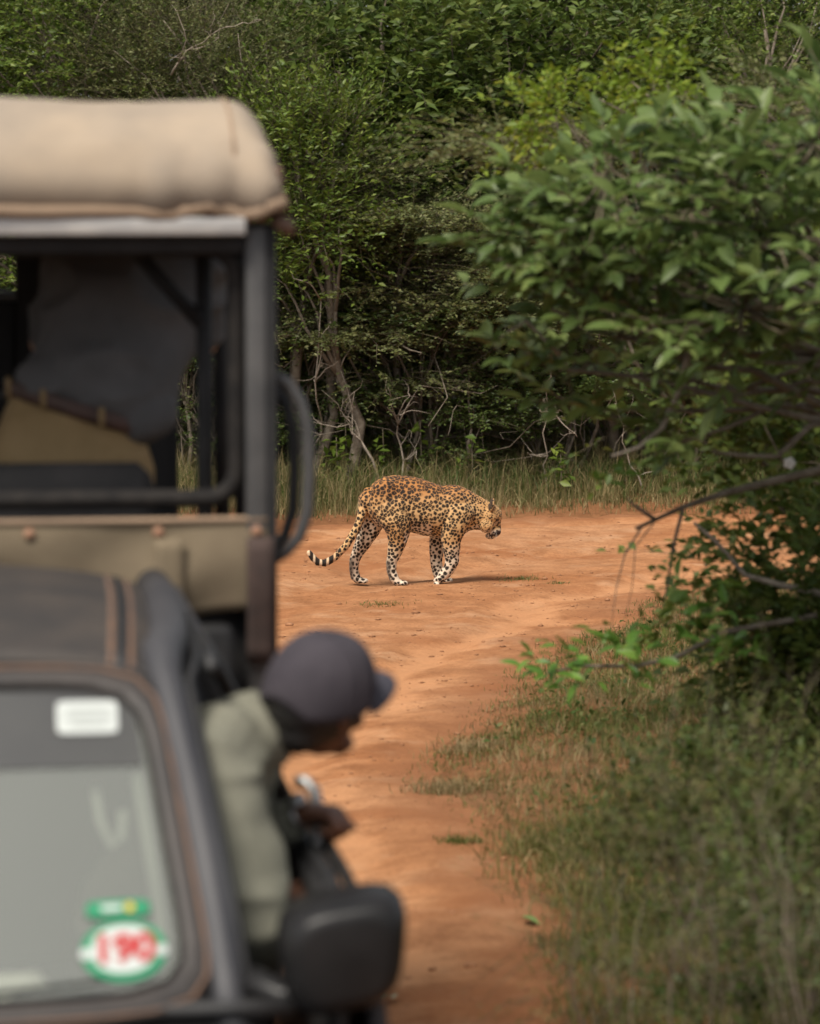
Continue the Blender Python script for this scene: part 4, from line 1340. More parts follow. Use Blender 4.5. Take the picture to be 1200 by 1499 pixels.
def mk_guide():
    """the man leaning out of the cab window, looking back along the road"""
    base = (.60, .85, .47)
    root = empty('person', JM @ Vector(base), YAW)
    tag(root, 'man in olive shirt and dark cap leaning out of the jeep cab window', 'person')
    B = Vector(base)
    def V(x, y, z): return Vector((x, y, z)) - B
    hip = V(.52, .98, .90); waist = V(.575, .93, 1.06); chest = V(.655, .85, 1.235); upper = V(.705, .80, 1.355); neck0 = V(.785, .79, 1.405); neck1 = V(.835, .79, 1.435)
    hc = V(.900, .78, 1.462)
    fwd = Vector((.71, .70, .03)); up = Vector((.20, -.15, .96))
    mb = MB()
    L, rot = head(mb, hc, fwd, up, 1.10)
    chain(mb, [upper, neck0, neck1, V(.88, .79, 1.45)], [.070, .062, .060, .058], 14)
    chain(mb, [hip, waist, chest, upper], [(.16, .11), (.145, .10), (.165, .115), (.13, .10)], 18, ref=(0, 1, 0))
    for sg in (-1, 1):
        h0 = hip + Vector((0, sg * .09, -.02))
        chain(mb, [h0, h0 + Vector((-.06, -.02 + sg * .02, -.08)), V(.52, .72 + sg * .08, .82), V(.50, .42 + sg * .1, .80), V(.50, .36 + sg * .1, .62), V(.50, .36 + sg * .1, .53)], [.085, .085, .08, .06, .05, .04], 12)
        chain(mb, [V(.50, .38 + sg * .1, .51), V(.52, .25 + sg * .1, .50)], [(.035, .045), (.025, .04)], 10)
    # near arm: shoulder to elbow, forearm resting inside the sill
    s1, e1, w1 = V(.655, .62, 1.350), V(.735, .50, 1.045), V(.80, .70, 1.060)
    chain(mb, [s1, s1.lerp(e1, .5), e1], [.060, .050, .042], 12)
    chain(mb, [e1, e1.lerp(w1, .4), w1], [.042, .040, .027], 12)
    hand(mb, w1, w1 + Vector((.03, .085, .015)), (0.2, 0, -1), .8, 1.0, -1)
    # far arm: hand closed over the sill outside
    s2, e2, w2 = V(.74, .96, 1.335), V(.80, 1.00, 1.15), V(.880, .905, 1.205)
    chain(mb, [s2, s2.lerp(e2, .5), e2], [.058, .048, .042], 12)
    chain(mb, [e2, e2.lerp(w2, .5), w2], [.042, .038, .029], 12)
    hand(mb, w2, w2 + Vector((.062, -.024, .006)), (.1, -.1, -1), 1.9, 1.25, 1)
    mb.ball(w2 + Vector((.072, -.030, -.022)), (.030, .034, .028), 12)
    me = modded(mb.mesh('body'), voxel=.0055, smooth_it=4)
    link_mesh('body', me, M['skin'], root)
    for q in (-1, 1):
        MB().ball(L(q * .032, .074, .004), .011, 10).build('eye', M['eye_white'], root)
    # hair below the cap
    h = MB(); h.ball(L(0, -.026, .006), (.091, .101, .101), 20, rot); h.ball(L(0, -.06, -.045), (.068, .05, .055), 14, rot)
    for q in (-1, 1): h.ball(L(q * .07, .016, .0), (.016, .026, .045), 10, rot)
    link_mesh('hair', modded(h.mesh('hair'), voxel=.006, smooth_it=3), M['hair'], root)
    # cap: crown, brim, button
    cp = empty('cap'); cp.parent = root
    cr = MB()
    def crown(u, v):
        a = 2 * math.pi * u
        t = v * math.pi / 2
        x, y = .098 * math.cos(a) * math.cos(t) ** .75, -.004 + .117 * math.sin(a) * math.cos(t) ** .75
        z = .004 + .126 * math.sin(t) ** .95 + .016 * math.sin(a) * (1 - v)
        if math.sin(a) < -.82: z += .030 * (1 - v) ** 3 * ((-math.sin(a) - .82) / .18)
        x *= 1 + .012 * abs(math.cos(3 * a)) * math.cos(t)
        return L(x, y, z)
    cr.grid(crown, 48, 16)
    cr.build('crown', M['cap'], cp, thick=.005)
    br = MB()
    def brim(u, v):
        a = lerp(R(22), R(158), u)
        rr = 1 + .78 * v * math.sin(lerp(0, math.pi, u)) ** .45
        x, y = .098 * math.cos(a) * (1 + .05 * v), .113 * math.sin(a) * rr
        z = .022 + .014 * math.sin(a) - .012 * v - .020 * (x / .1) ** 2 * (.4 + .6 * v)
        return L(x, y, z)
    br.grid(brim, 24, 8)
    br.build('brim', M['cap_brim'], cp, thick=.005)
    MB().ball(L(0, -.004, .132), (.010, .010, .006), 10, rot).build('button', M['cap'], cp)
    for i in range(6):
        a = (i + .5) / 6
        MB().tube([crown(a, v / 8) for v in range(9)], .0022, 5).build('seam', M['cap'], cp)
    # shirt
    sh = MB()
    chain(sh, [V(.53, .95, .99), waist, chest, upper, V(.765, .79, 1.392)], [(.172, .125), (.165, .125), (.195, .138), (.150, .115), (.085, .085)], 20, ref=(0, 1, 0))
    chain(sh, [V(.69, .72, 1.36), s1, s1.lerp(e1, .5), e1 + Vector((-.002, .005, .005))], [.100, .106, .100, .088], 16)
    chain(sh, [V(.69, .90, 1.35), s2, s2.lerp(e2, .5), e2, e2.lerp(w2, .62)], [.085, .076, .066, .056, .043], 14)
    me = modded(sh.mesh('shirt'), voxel=.008, smooth_it=6)
    cloth(me, .008, 9, 101, (1, 1, 1.8), .012)
    shirt = link_mesh('shirt', me, M['shirt_olive'], root)
    c = MB(); c.tube([neck0 + (neck1 - neck0) * .15 + (Vector((0, 1, 0)) * math.cos(a) * .078 + Vector((-.45, 0, .89)) * math.sin(a) * .074) for a in [2 * math.pi * i / 20 for i in range(20)]], [(.016, .008)] * 20, 8, closed=True)
    c.build('collar', M['shirt_olive'], shirt)
    c = MB(); cu = e2.lerp(w2, .66); dr = (w2 - e2).normalized()
    c.tube([cu - dr * .018, cu + dr * .018], [.043, .041], 14); c.build('rolled_cuff', M['shirt_olive'], shirt)
    c = MB(); q = w2 - dr * .004
    c.tube([q - dr * .007, q + dr * .007], .034, 14); c.build('watch_strap', M['chrome'], root)
    c = MB(); nrm = Vector((-.35, -.35, .87)); c.tube([q + nrm * .030, q + nrm * .042], .021, 16); c.build('watch_case', M['chrome'], root)
    tr = MB()
    chain(tr, [V(.505, .975, .86), V(.53, .95, .99)], [(.175, .125), (.17, .12)], 16, ref=(0, 1, 0))
    for sg in (-1, 1):
        chain(tr, [V(.48, .93 + sg * .09, .86), V(.52, .72 + sg * .08, .83), V(.50, .42 + sg * .1, .81), V(.50, .36 + sg * .1, .60)], [.098, .092, .076, .06], 12)
    link_mesh('trousers', modded(tr.mesh('trousers'), voxel=.010, smooth_it=4), M['trousers_dark'], root)
    return root


def mk_tourist():
    """the passenger standing on the deck with the back to the windscreen, bent towards the tail"""
    base = (.38, 2.62, .90)
    SH = .05
    root = empty('person', JM @ Vector(base), YAW)
    tag(root, 'passenger in grey shirt and khaki trousers standing on the jeep deck', 'person')
    B = Vector(base)
    def V(x, y, z): return Vector((x + SH, y, z)) - B
    pel = V(.39, 2.60, 1.83); waist = V(.44, 2.60, 1.98); chest = V(.545, 2.70, 2.20); upper = V(.58, 2.80, 2.34); hc = V(.60, 3.02, 2.47)
    mb = MB()
    L, rot = head(mb, hc, (.1, .95, -.2), (0, .25, 1))
    chain(mb, [upper, V(.59, 2.90, 2.39), V(.595, 2.98, 2.42)], [.075, .06, .058])
    chain(mb, [pel, waist, chest, upper], [(.12, .17), (.105, .155), (.12, .18), (.09, .15)], 18, ref=(0, 1, 0))
    for sg in (-1, 1):
        h0 = pel + Vector((sg * .095, 0, -.03))
        f0 = V(.38 + sg * .15, 2.62, .97)
        kn = h0.lerp(f0, .5) + Vector((sg * .02, .05, 0))
        chain(mb, [h0, h0.lerp(kn, .5), kn, kn.lerp(f0, .4), f0], [.095, .088, .062, .06, .042], 12)
        chain(mb, [f0 + Vector((0, -.03, -.02)), f0 + Vector((0, .16, -.035))], [(.05, .045), (.03, .045)], 10)
        s0 = upper + Vector((sg * .165, .0, -.03))
        e0 = s0 + Vector((sg * .07 - (.05 if sg > 0 else 0), .16, -.20)); w0 = e0 + Vector((-sg * .10, .22, .10))
        chain(mb, [s0, s0.lerp(e0, .5), e0], [.062, .05, .042], 12)
        chain(mb, [e0, e0.lerp(w0, .5), w0], [.042, .038, .028], 12)
        hand(mb, w0, w0 + Vector((-sg * .02, .08, .03)), (-sg, 0, .1), 1.0, 1.0, sg)
    link_mesh('body', modded(mb.mesh('body'), voxel=.007, smooth_it=4), M['skin_fair'], root)
    h = MB(); h.ball(L(0, -.022, .026), (.086, .098, .096), 20, rot); h.ball(L(0, -.06, -.03), (.064, .045, .05), 14, rot)
    link_mesh('hair', modded(h.mesh('hair'), voxel=.007, smooth_it=3), M['hair'], root)
    tr = MB()
    chain(tr, [V(.385, 2.60, 1.80), V(.415, 2.60, 1.93)], [(.148, .205), (.128, .182)], 18, ref=(0, 1, 0))
    for sg in (-1, 1):
        h0 = pel + Vector((sg * .10, -.01, -.04)); f0 = V(.38 + sg * .15, 2.62, 1.0)
        kn = h0.lerp(f0, .5) + Vector((sg * .02, .05, 0))
        chain(tr, [h0, h0.lerp(kn, .5), kn, f0], [.125, .108, .085, .07], 14)
        mb2 = tr
    me = modded(tr.mesh('trousers'), voxel=.009, smooth_it=5); cloth(me, .004, 10, 140, (1, 1, .6), .006)
    t_ = link_mesh('trousers', me, M['trousers_khaki'], root)
    bl = MB(); c = V(.425, 2.60, 1.955)
    bl.tube([c + Vector((math.cos(a) * .186, math.sin(a) * .132, .06 * -math.cos(a))) for a in [2 * math.pi * i / 28 for i in range(28)]], [(.021, .006)] * 28, 8, closed=True, ref=(0, 0, 1))
    bl.build('belt', M['leather'], root)
    for a in (R(200), R(240), R(285), R(320)):
        p = c + Vector((math.cos(a) * .192, math.sin(a) * .138, -.06 * math.cos(a)))
        MB().tube([p + Vector((0, 0, -.026)), p + Vector((0, -.003, 0)), p + Vector((0, 0, .026))], [(.007, .003)] * 3, 6, ref=(1, 0, 0)).build('belt_loop', M['trousers_khaki'], t_)
    sh = MB()
    chain(sh, [V(.475, 2.61, 2.015), V(.50, 2.64, 2.10), chest, upper, V(.585, 2.84, 2.37)], [(.140, .190), (.138, .195), (.145, .205), (.110, .175), (.07, .08)], 20, ref=(0, 1, 0))
    sh.ball(V(.575, 2.57, 1.945), (.085, .075, .075), 14); sh.ball(V(.47, 2.535, 1.985), (.12, .06, .06), 14); sh.ball(V(.36, 2.56, 2.03), (.09, .07, .07), 14)
    for sg in (-1, 1):
        s0 = upper + Vector((sg * .15, .0, -.03)); e0 = upper + Vector((sg * .215 - (.05 if sg > 0 else 0), .14, -.20))
        chain(sh, [s0, s0.lerp(e0, .5), e0], [.085, .076, .068], 14)
    me = modded(sh.mesh('shirt'), voxel=.009, smooth_it=5); cloth(me, .010, 8, 150, (1, 1, 1.5), .016)
    link_mesh('shirt', me, M['shirt_grey'], root)
    for sg in (-1, 1):
        f0 = V(.38 + sg * .15, 2.62, .955)
        link_mesh('shoe', modded(MB().tube([f0 + Vector((0, -.05, 0)), f0 + Vector((0, .05, 0)), f0 + Vector((0, .18, -.015))], [(.052, .05), (.05, .052), (.036, .05)], 12, ref=(0, 0, 1), round_ends=True).mesh('shoe'), voxel=.008, smooth_it=2), M['leather'], root)
    return root


mk_guide()
mk_tourist()


# ------------------------------------------------------------------ thicket beyond the road
def G(x, y):
    return (x, y, surf_z(x, y) - .02)


TR = 'trees and bushes of the thicket'
# front row, from the left
tree('thorn_bush', 'fresh green fine-leaved bush at the thicket edge beyond the canopy', G(-5.2, 28.6), [(0, 0, 1.5, 1.5, 1.1, 1.4), (.4, .2, 3.3, 1.5, 1.1, 1.2)], .040, 3000, 9, .30, .45, False, 'leaf_fresh', 46, 4, .28, TR, 'bush')
tree('green_bush', 'bright green leafy bush rising above the middle of the canopy', G(-3.1, 29.2), [(0, 0, 1.6, 1.1, 1.0, 1.5), (-.1, 0, 3.5, 1.15, .9, 1.1)], .055, 3400, 9, .28, .5, False, 'leaf_fresh', 36, 4, .20, TR, 'bush')
tree('grey_thorn_bush', 'grey-green twiggy thorn bush behind the jeep canopy', G(-1.85, 28.9), [(0, 0, 3.2, .95, .8, .9), (.1, -.1, 1.7, 1.0, .8, 1.3)], .030, 5200, 12, .34, .5, False, 'leaf_grey', 40, 4, .26, TR, 'bush', upright=.35, bare=12, bark='bark_pale')
tree('shoot_bush', 'bush with upright leafy shoots beside the canopy corner', G(-.78, 28.0), [(0, 0, 2.6, .50, .42, .70), (-.05, .1, 1.7, .45, .4, .4)], .055, 1500, 9, .34, .42, False, 'leaf_fresh', 22, 3, .15, TR, 'bush', upright=.9)
tree('thorn_tree', 'dark layered thorn tree behind the leopard with flat sprays', G(.15, 28.6), [(0, 0, 1.8, 1.1, .8, .8), (-.1, 0, 2.4, .8, .7, .5), (-.5, -.2, 1.4, .8, .6, .6), (.9, -.1, 1.6, .7, .6, .7)], .036, 6800, 12, .40, .5, True, 'leaf_grey', 46, 5, .19, TR, 'tree', bare=26, shell=.6)
tree('glossy_tree', 'tall tree with glossy dark leaves towering over the thorn tree', G(.45, 29.5), [(-.5, 0, 3.45, 1.25, .8, .85), (.9, -.2, 3.55, 1.2, .8, .8), (.2, -.2, 2.9, 1.4, .6, .5)], .098, 3000, 8, .32, .46, False, 'leaf_gloss', 46, 4, .20, TR, 'tree')
tree('vine_bush', 'mid green bush with tangled stems beside the layered thorn tree', G(1.75, 28.8), [(0, 0, 1.7, .9, .7, 1.0), (.2, .2, 2.5, .8, .7, .6)], .042, 4600, 11, .32, .5, True, 'leaf_dark', 32, 4, .18, TR, 'bush', bare=18)
tree('pale_tree', 'pale green airy tree under the patch of sky', G(2.9, 30.2), [(0, 0, 3.6, 1.0, .8, .85), (.2, 0, 2.2, 1.2, .8, 1.2)], .044, 5200, 10, .32, .45, False, 'leaf_fresh', 42, 4, .22, TR, 'tree', upright=.35)
tree('green_bush', 'leafy bush at the far bend of the road', G(3.6, 29.0), [(0, 0, 1.5, 1.2, .9, 1.3)], .042, 3000, 9, .30, .5, False, 'leaf_dark', 36, 4, .28, TR, 'bush')
tree('green_bush', 'rounded bush farther along the bend of the road', G(5.6, 29.8), [(0, 0, 1.7, 1.5, 1.1, 1.6)], .045, 2600, 9, .32, .5, False, 'leaf_fresh', 36, 4, .3, TR, 'bush')
for x, y, lab in ((-.75, 28.1, 'low dark bush filling the foot of the shoot bush'), (.25, 28.0, 'low dark bush directly behind the leopard'), (1.15, 28.15, 'low dark bush at the foot of the vine bush'), (-1.7, 28.0, 'low dark bush seen past the jeep side'), (2.3, 28.2, 'low bush behind the bare branches at the bend')):
    tree('understory_bush', lab, G(x, y + .25), [(0, 0, .85, .62, .4, .6), (.1, .1, 1.5, .6, .4, .5)], .036, 1150, 11, .28, .5, True, 'leaf_dark', 22, 4, .14, TR, 'bush', shell=.45, trunk_r=.018, bare=5)
# second row, taller, closing the view
back = [(-6.4, 31.5, 'leaf_dark'), (-4.2, 32.2, 'leaf_gloss'), (-2.2, 31.6, 'leaf_dark'), (-.6, 32.4, 'leaf_dark'), (1.4, 32.8, 'leaf_gloss'), (3.3, 34.0, 'leaf_dark'), (5.4, 33.0, 'leaf_gloss'), (7.6, 32.6, 'leaf_dark')]
for i, (x, y, m_) in enumerate(back):
    h_ = .2 if x < 2.5 else -.45
    tree('forest_tree', 'dense dark tree deeper in the forest behind ' + ['the outermost fine-leaved bush', 'the fresh green bush', 'the grey thorn bush', 'the shoot bush', 'the glossy tree', 'the pale airy tree', 'the rounded bush at the bend', 'the far end of the bend'][i], G(x, y), [(0, 0, 2.0, 1.6, 1.0, 1.9), (.2, 0, 4.5 + h_, 1.7, 1.1, 1.5)], .085, 3400, 8, .36, .5, False, m_, 60, 3, .36, 'dense trees deeper in the forest', 'tree', trunk_r=.09)
for i, (x, y) in enumerate([(-7.5, 36), (-3.5, 36), (0, 36.5), (3.2, 38.5), (7.5, 37)]):
    tree('forest_tree', 'big dark crown at the back of the forest ' + ['past the outermost bush', 'beyond the jeep canopy', 'above the layered thorn tree', 'under the patch of sky', 'past the end of the bend'][i], G(x, y), [(0, 0, 2.2, 2.4, 1.0, 2.1), (.2, 0, 5.2 - (.75 if 2 < x < 5 else 0), 2.4, 1.1, 1.6)], .13, 2600, 8, .45, .6, False, 'leaf_dark', 50, 3, .5, 'big crowns at the back of the forest', 'tree', trunk_r=.12)
# left of the road, out of the frame
for x, y, lab in ((-5.2, 24.0, 'leafy roadside bush where the outer bend begins'), (-5.0, 19.5, 'leafy roadside bush behind the tail of the jeep'), (-5.4, 15.0, 'leafy roadside bush level with the jeep deck')):
    tree('roadside_bush', lab, G(x, y), [(0, 0, 1.4, 1.0, 1.2, 1.4)], .07, 900, 8, .34, .5, False, 'leaf_dark', 26, 3, .3, 'bushes on the far side of the jeep', 'bush')


# ------------------------------------------------------------------ dead branches, herbs
def dead_branch(label, a, b, n, spread, r0=.011):
    root_p = Vector(a)
    mb = MB()
    main = limb_path((0, 0, 0), Vector(b) - root_p, 9, .35, 0)
    mb.tube(main, [r0 * (1 - .085 * i) for i in range(10)], 6)
    for i in range(n):
        q = main[random.randint(2, 9)]
        e = q + Vector((random.gauss(0, spread), random.gauss(0, spread * .5), abs(random.gauss(.05, spread))))
        p = limb_path(q, e, 5, .5, 0)
        mb.tube(p, [r0 * (.55 - .08 * j) for j in range(6)], 5)
        for _ in range(2):
            q2 = p[random.randint(2, 5)]
            mb.tube(limb_path(q2, q2 + Vector((random.gauss(0, spread * .5), random.gauss(0, spread * .3), random.gauss(.03, spread * .4))), 3, .5), [r0 * .28, r0 * .22, r0 * .15, r0 * .08], 4)
    o = mb.build('dead_branch', M['bark_pale'], None)
    o.location = root_p
    return tag(o, label, 'branch')


dead_branch('forked dead branch standing behind the leopard', G(-.15, 27.75), at(498, 540, 27.9), 6, .22, .012)
dead_branch('bare pale twigs sprouting from the grass above the leopard back', G(-.1, 27.7), at(600, 580, 27.7), 8, .25, .010)
dead_branch('bare branch arching out under the thorn tree', G(-.95, 28.1), at(470, 440, 27.7), 6, .22, .012)
dead_branch('thin dead stem leaning at the foot of the vine bush', G(1.15, 27.8), at(800, 560, 27.6), 4, .2, .008)
dead_branch('broken white twig lying over the grass by the vine bush', tuple(at(790, 600, 27.2)), at(845, 640, 27.2), 4, .10, .009)
dead_branch('tangle of dry twigs at the foot of the bend', G(1.9, 27.6), at(900, 590, 27.5), 4, .22, .007)
dead_branch('grey dead limb reaching from the top of the grey thorn bush', tuple(at(250, 110, 28.2)), at(330, 40, 28.0), 5, .2, .011)

k_herb = [(505, 612, 27.9), (492, 640, 27.7), (560, 628, 27.9), (820, 655, 27.6), (615, 618, 28.0), (690, 640, 27.8)]
for i, (px, py, Y) in enumerate(k_herb):
    p = at(px, py, Y)
    root = empty('herb', (p.x, Y, surf_z(p.x, Y)))
    tag(root, 'small broad-leaved plant ' + ['under the shoot bush', 'in the bank grass by the jeep grab rail', 'beside the forked dead branch', 'by the broken white twig', 'at the foot of the layered thorn tree', 'under the vine bush'][i], 'plant', 'broad-leaved plants under the thicket')
    n = 26
    hh = max(.15, p.z - surf_z(p.x, Y))
    P = np.column_stack([rng.normal(0, .05, n), rng.normal(0, .05, n), rng.uniform(.2, 1.0, n) * hh])
    D = unit(rng.normal(0, 1, (n, 3)) * np.array([1, 1, .4]))
    sz = rng.uniform(.07, .12, n)
    v, t = leaf_arrays(P, D, np.array([[0, 0, 1.0]]) + rng.normal(0, .3, (n, 3)), sz, sz * .55)
    link_mesh('leaves', np_mesh('leaves', v, t), M['leaf_fresh'], root, smooth=False)
    mb = MB()
    mb.tube([(0, 0, -.02), (.01, 0, hh * .5), (0, .01, hh)], [.006, .005, .003], 5); mb.build('stem', M['twig'], root)


# ------------------------------------------------------------------ grass
def grass(name, label, xy, h, w, m_, lean=.5, curl=.5):
    n = len(xy)
    z = np.maximum(ground_z(xy), road_z(xy)) - .01
    base = np.column_stack([xy, z])
    a = rng.uniform(0, 2 * math.pi, n)
    s = np.column_stack([np.cos(a), np.sin(a), np.zeros(n)]) * (w * .5)[:, None]
    la = rng.uniform(0, 2 * math.pi, n); lm = np.abs(rng.normal(0, lean, n)) * h
    ld = np.column_stack([np.cos(la), np.sin(la), np.zeros(n)])
    mid = base + ld * (lm * .35)[:, None]; mid[:, 2] += h * .6
    tip = base + ld * (lm * (1 + curl * .3))[:, None]; tip[:, 2] += h * (1 - .25 * np.clip(lm / h, 0, 1.5))
    v = np.stack([base - s, base + s, mid - s * .75, mid + s * .75, tip], 1).reshape(-1, 3)
    b = np.arange(n)[:, None] * 5
    t = np.concatenate([b + np.array([[0, 1, 3]]), b + np.array([[0, 3, 2]]), b + np.array([[2, 3, 4]])], 1).reshape(-1, 3)
    o = link_mesh(name, np_mesh(name, v, t), M[m_], None, smooth=False)
    return tag(o, label, 'grass', kind='stuff')


def scatter(x0, x1, y0, y1, n, dens):
    xy = np.column_stack([rng.uniform(x0, x1, n), rng.uniform(y0, y1, n)])
    sd = edge_sd(xy)
    p = xyz0(xy)
    cl = vnoise(p, 3.2, 200) * .5 + vnoise(p, 9, 201) * .5
    pr = dens(xy, sd, cl)
    k = rng.uniform(0, 1, n) < pr
    return xy[k], sd[k], cl[k]


# near verge on the right: short, half dry, thinning towards the track
xy, sd, cl = scatter(-.1, 4.6, 8.2, 24.5, 300000, lambda xy, sd, cl: np.clip((-sd + .14) / .42, 0, 1) ** 1.2 * np.clip(.66 + 1.1 * cl, .05, 1) * (xy[:, 0] < 1.2 + .13 * xy[:, 1]))
hh = (.030 + .055 * np.clip(-sd / 1.4, 0, 1)) * rng.uniform(.4, 1.5, len(xy)) * (1 + .6 * cl)
grass('verge_grass', 'short mixed green and dry grass on the verge inside the bend', xy, np.maximum(hh, .015), rng.uniform(.003, .006, len(xy)), 'grass', 1.0)
xy, sd, cl = scatter(-.1, 4.6, 8.2, 24.5, 120000, lambda xy, sd, cl: np.clip((-sd + .08) / .4, 0, 1) * np.clip(.25 - 1.2 * cl, .06, .8) * (xy[:, 0] < 1.2 + .13 * xy[:, 1]))
hh = rng.uniform(.04, .16, len(xy)) * np.clip(.5 + -sd * .5, .5, 1.1)
grass('dry_grass', 'pale dry grass stalks standing on the verge', xy, hh, rng.uniform(.003, .006, len(xy)), 'grass_dry', .6)
xy, sd, cl = scatter(.2, 2.2, 8.4, 13.2, 60000, lambda xy, sd, cl: np.clip((-sd + .10) / .35, 0, 1) * np.clip(.7 + cl, .15, 1))
grass('near_verge_grass', 'thick green and straw grass at the near end of the verge', xy, rng.uniform(.03, .13, len(xy)), rng.uniform(.003, .006, len(xy)), 'grass', .9)
# low broad weeds on the verge
xy, sd, cl = scatter(.1, 4.2, 8.2, 23, 26000, lambda xy, sd, cl: np.clip((-sd - .1) / .4, 0, 1) * np.clip(.1 + 1.3 * cl, 0, 1))
n = len(xy)
P = np.column_stack([xy, ground_z(xy) + rng.uniform(.01, .07, n)])
D = unit(rng.normal(0, 1, (n, 3)) * np.array([1, 1, .5]) + np.array([0, 0, .4])); sz = rng.uniform(.018, .05, n)
v, t = leaf_arrays(P, D, np.array([[0, 0, 1.0]]) + rng.normal(0, .5, (n, 3)), sz, sz * .55)
tag(link_mesh('ground_cover', np_mesh('ground_cover', v, t), M['grass_green'], None, False), 'low leafy weeds among the verge grass', 'weeds', kind='stuff')
# far bank
xy, sd, cl = scatter(-5.5, 8, 26.2, 30.5, 120000, lambda xy, sd, cl: np.clip((-sd + .02) / .35, 0, 1) * np.clip(.6 + .9 * cl, .08, 1))
hh = (.06 + .24 * np.clip(-sd / 1.4, 0, 1)) * rng.uniform(.35, 1.5, len(xy)) * (1 + .6 * cl)
grass('bank_grass', 'tall half-dry grass along the foot of the thicket', xy, np.maximum(hh, .03), rng.uniform(.004, .008, len(xy)), 'grass_bank', .6)
xy, sd, cl = scatter(-5.5, 8, 26.7, 30.5, 60000, lambda xy, sd, cl: np.clip((-sd - .5) / .5, 0, 1) * np.clip(.5 + cl, .05, 1))
grass('green_grass', 'greener grass deeper under the thicket', xy, rng.uniform(.10, .42, len(xy)), rng.uniform(.005, .010, len(xy)), 'grass_green', .55)
xy, sd, cl = scatter(-6.5, -3.0, 6, 27, 40000, lambda xy, sd, cl: np.clip((-sd + .02) / .4, 0, 1) * np.clip(.6 + .9 * cl, .05, 1))
grass('roadside_grass', 'grass along the far side of the road behind the jeep', xy, rng.uniform(.06, .25, len(xy)), rng.uniform(.005, .009, len(xy)), 'grass', .5)


def tuft(label, px, py, rad, n, h, m_='grass'):
    r = at(px, py, 1.0) - Vector((0, 0, CAMZ)); t = -CAMZ / r.z
    x, y = r.x * t, t
    q = rng.normal(0, 1, (n, 2)) * np.array([rad, rad * .8]) * .5 + np.array([x, y])
    o = grass('grass_tuft', label, q[:, :], rng.uniform(.4, 1.2, n) * h, rng.uniform(.003, .007, n), m_, .8)
    return o


tuft('small green grass tuft on the road ahead of the leopard', 765, 848, .16, 240, .035)
tuft('thin grass tuft on the road just beyond the leopard muzzle', 815, 855, .08, 80, .03)
tuft('flat grass tuft on the road below the leopard belly', 558, 884, .18, 240, .03)
tuft('dry grass tuft at the road edge inside the bend', 676, 1234, .10, 240, .04)
tuft('bleached grass tuft spreading onto the road edge', 655, 1160, .16, 420, .07, 'grass_dry')
tuft('straggling dry tuft along the eroded road edge', 690, 1100, .18, 420, .07, 'grass_dry')


# ------------------------------------------------------------------ shrubs on the near verge
def leaf_mesh(L=1.0, W=.42, bend=.18, fold=.16, nl=6):
    v, f = [], []
    for i in range(nl + 1):
        t = i / nl
        w = W * .5 * max(.02, math.sin(math.pi * t ** .8) ** .75) if 0 < i < nl else .012
        z = -bend * t * t
        v += [(-w, t * L, z + fold * w), (0, t * L, z), (w, t * L, z + fold * w)]
    for i in range(nl):
        a = i * 3
        f += [(a, a + 1, a + 4, a + 3), (a + 1, a + 2, a + 5, a + 4)]
    return v, f


LEAF_VAR = [leaf_mesh(1, .42, .18, .5), leaf_mesh(1, .48, .30, .35), leaf_mesh(1, .38, .06, .7)]
LEAF_ME = []
for v_, f_ in LEAF_VAR:
    me_ = bpy.data.meshes.new('leaf'); me_.from_pydata(v_, [], f_); me_.materials.append(M['leaf_big'])
    me_.polygons.foreach_set('use_smooth', [True] * len(me_.polygons)); LEAF_ME.append(me_)


at0 = at


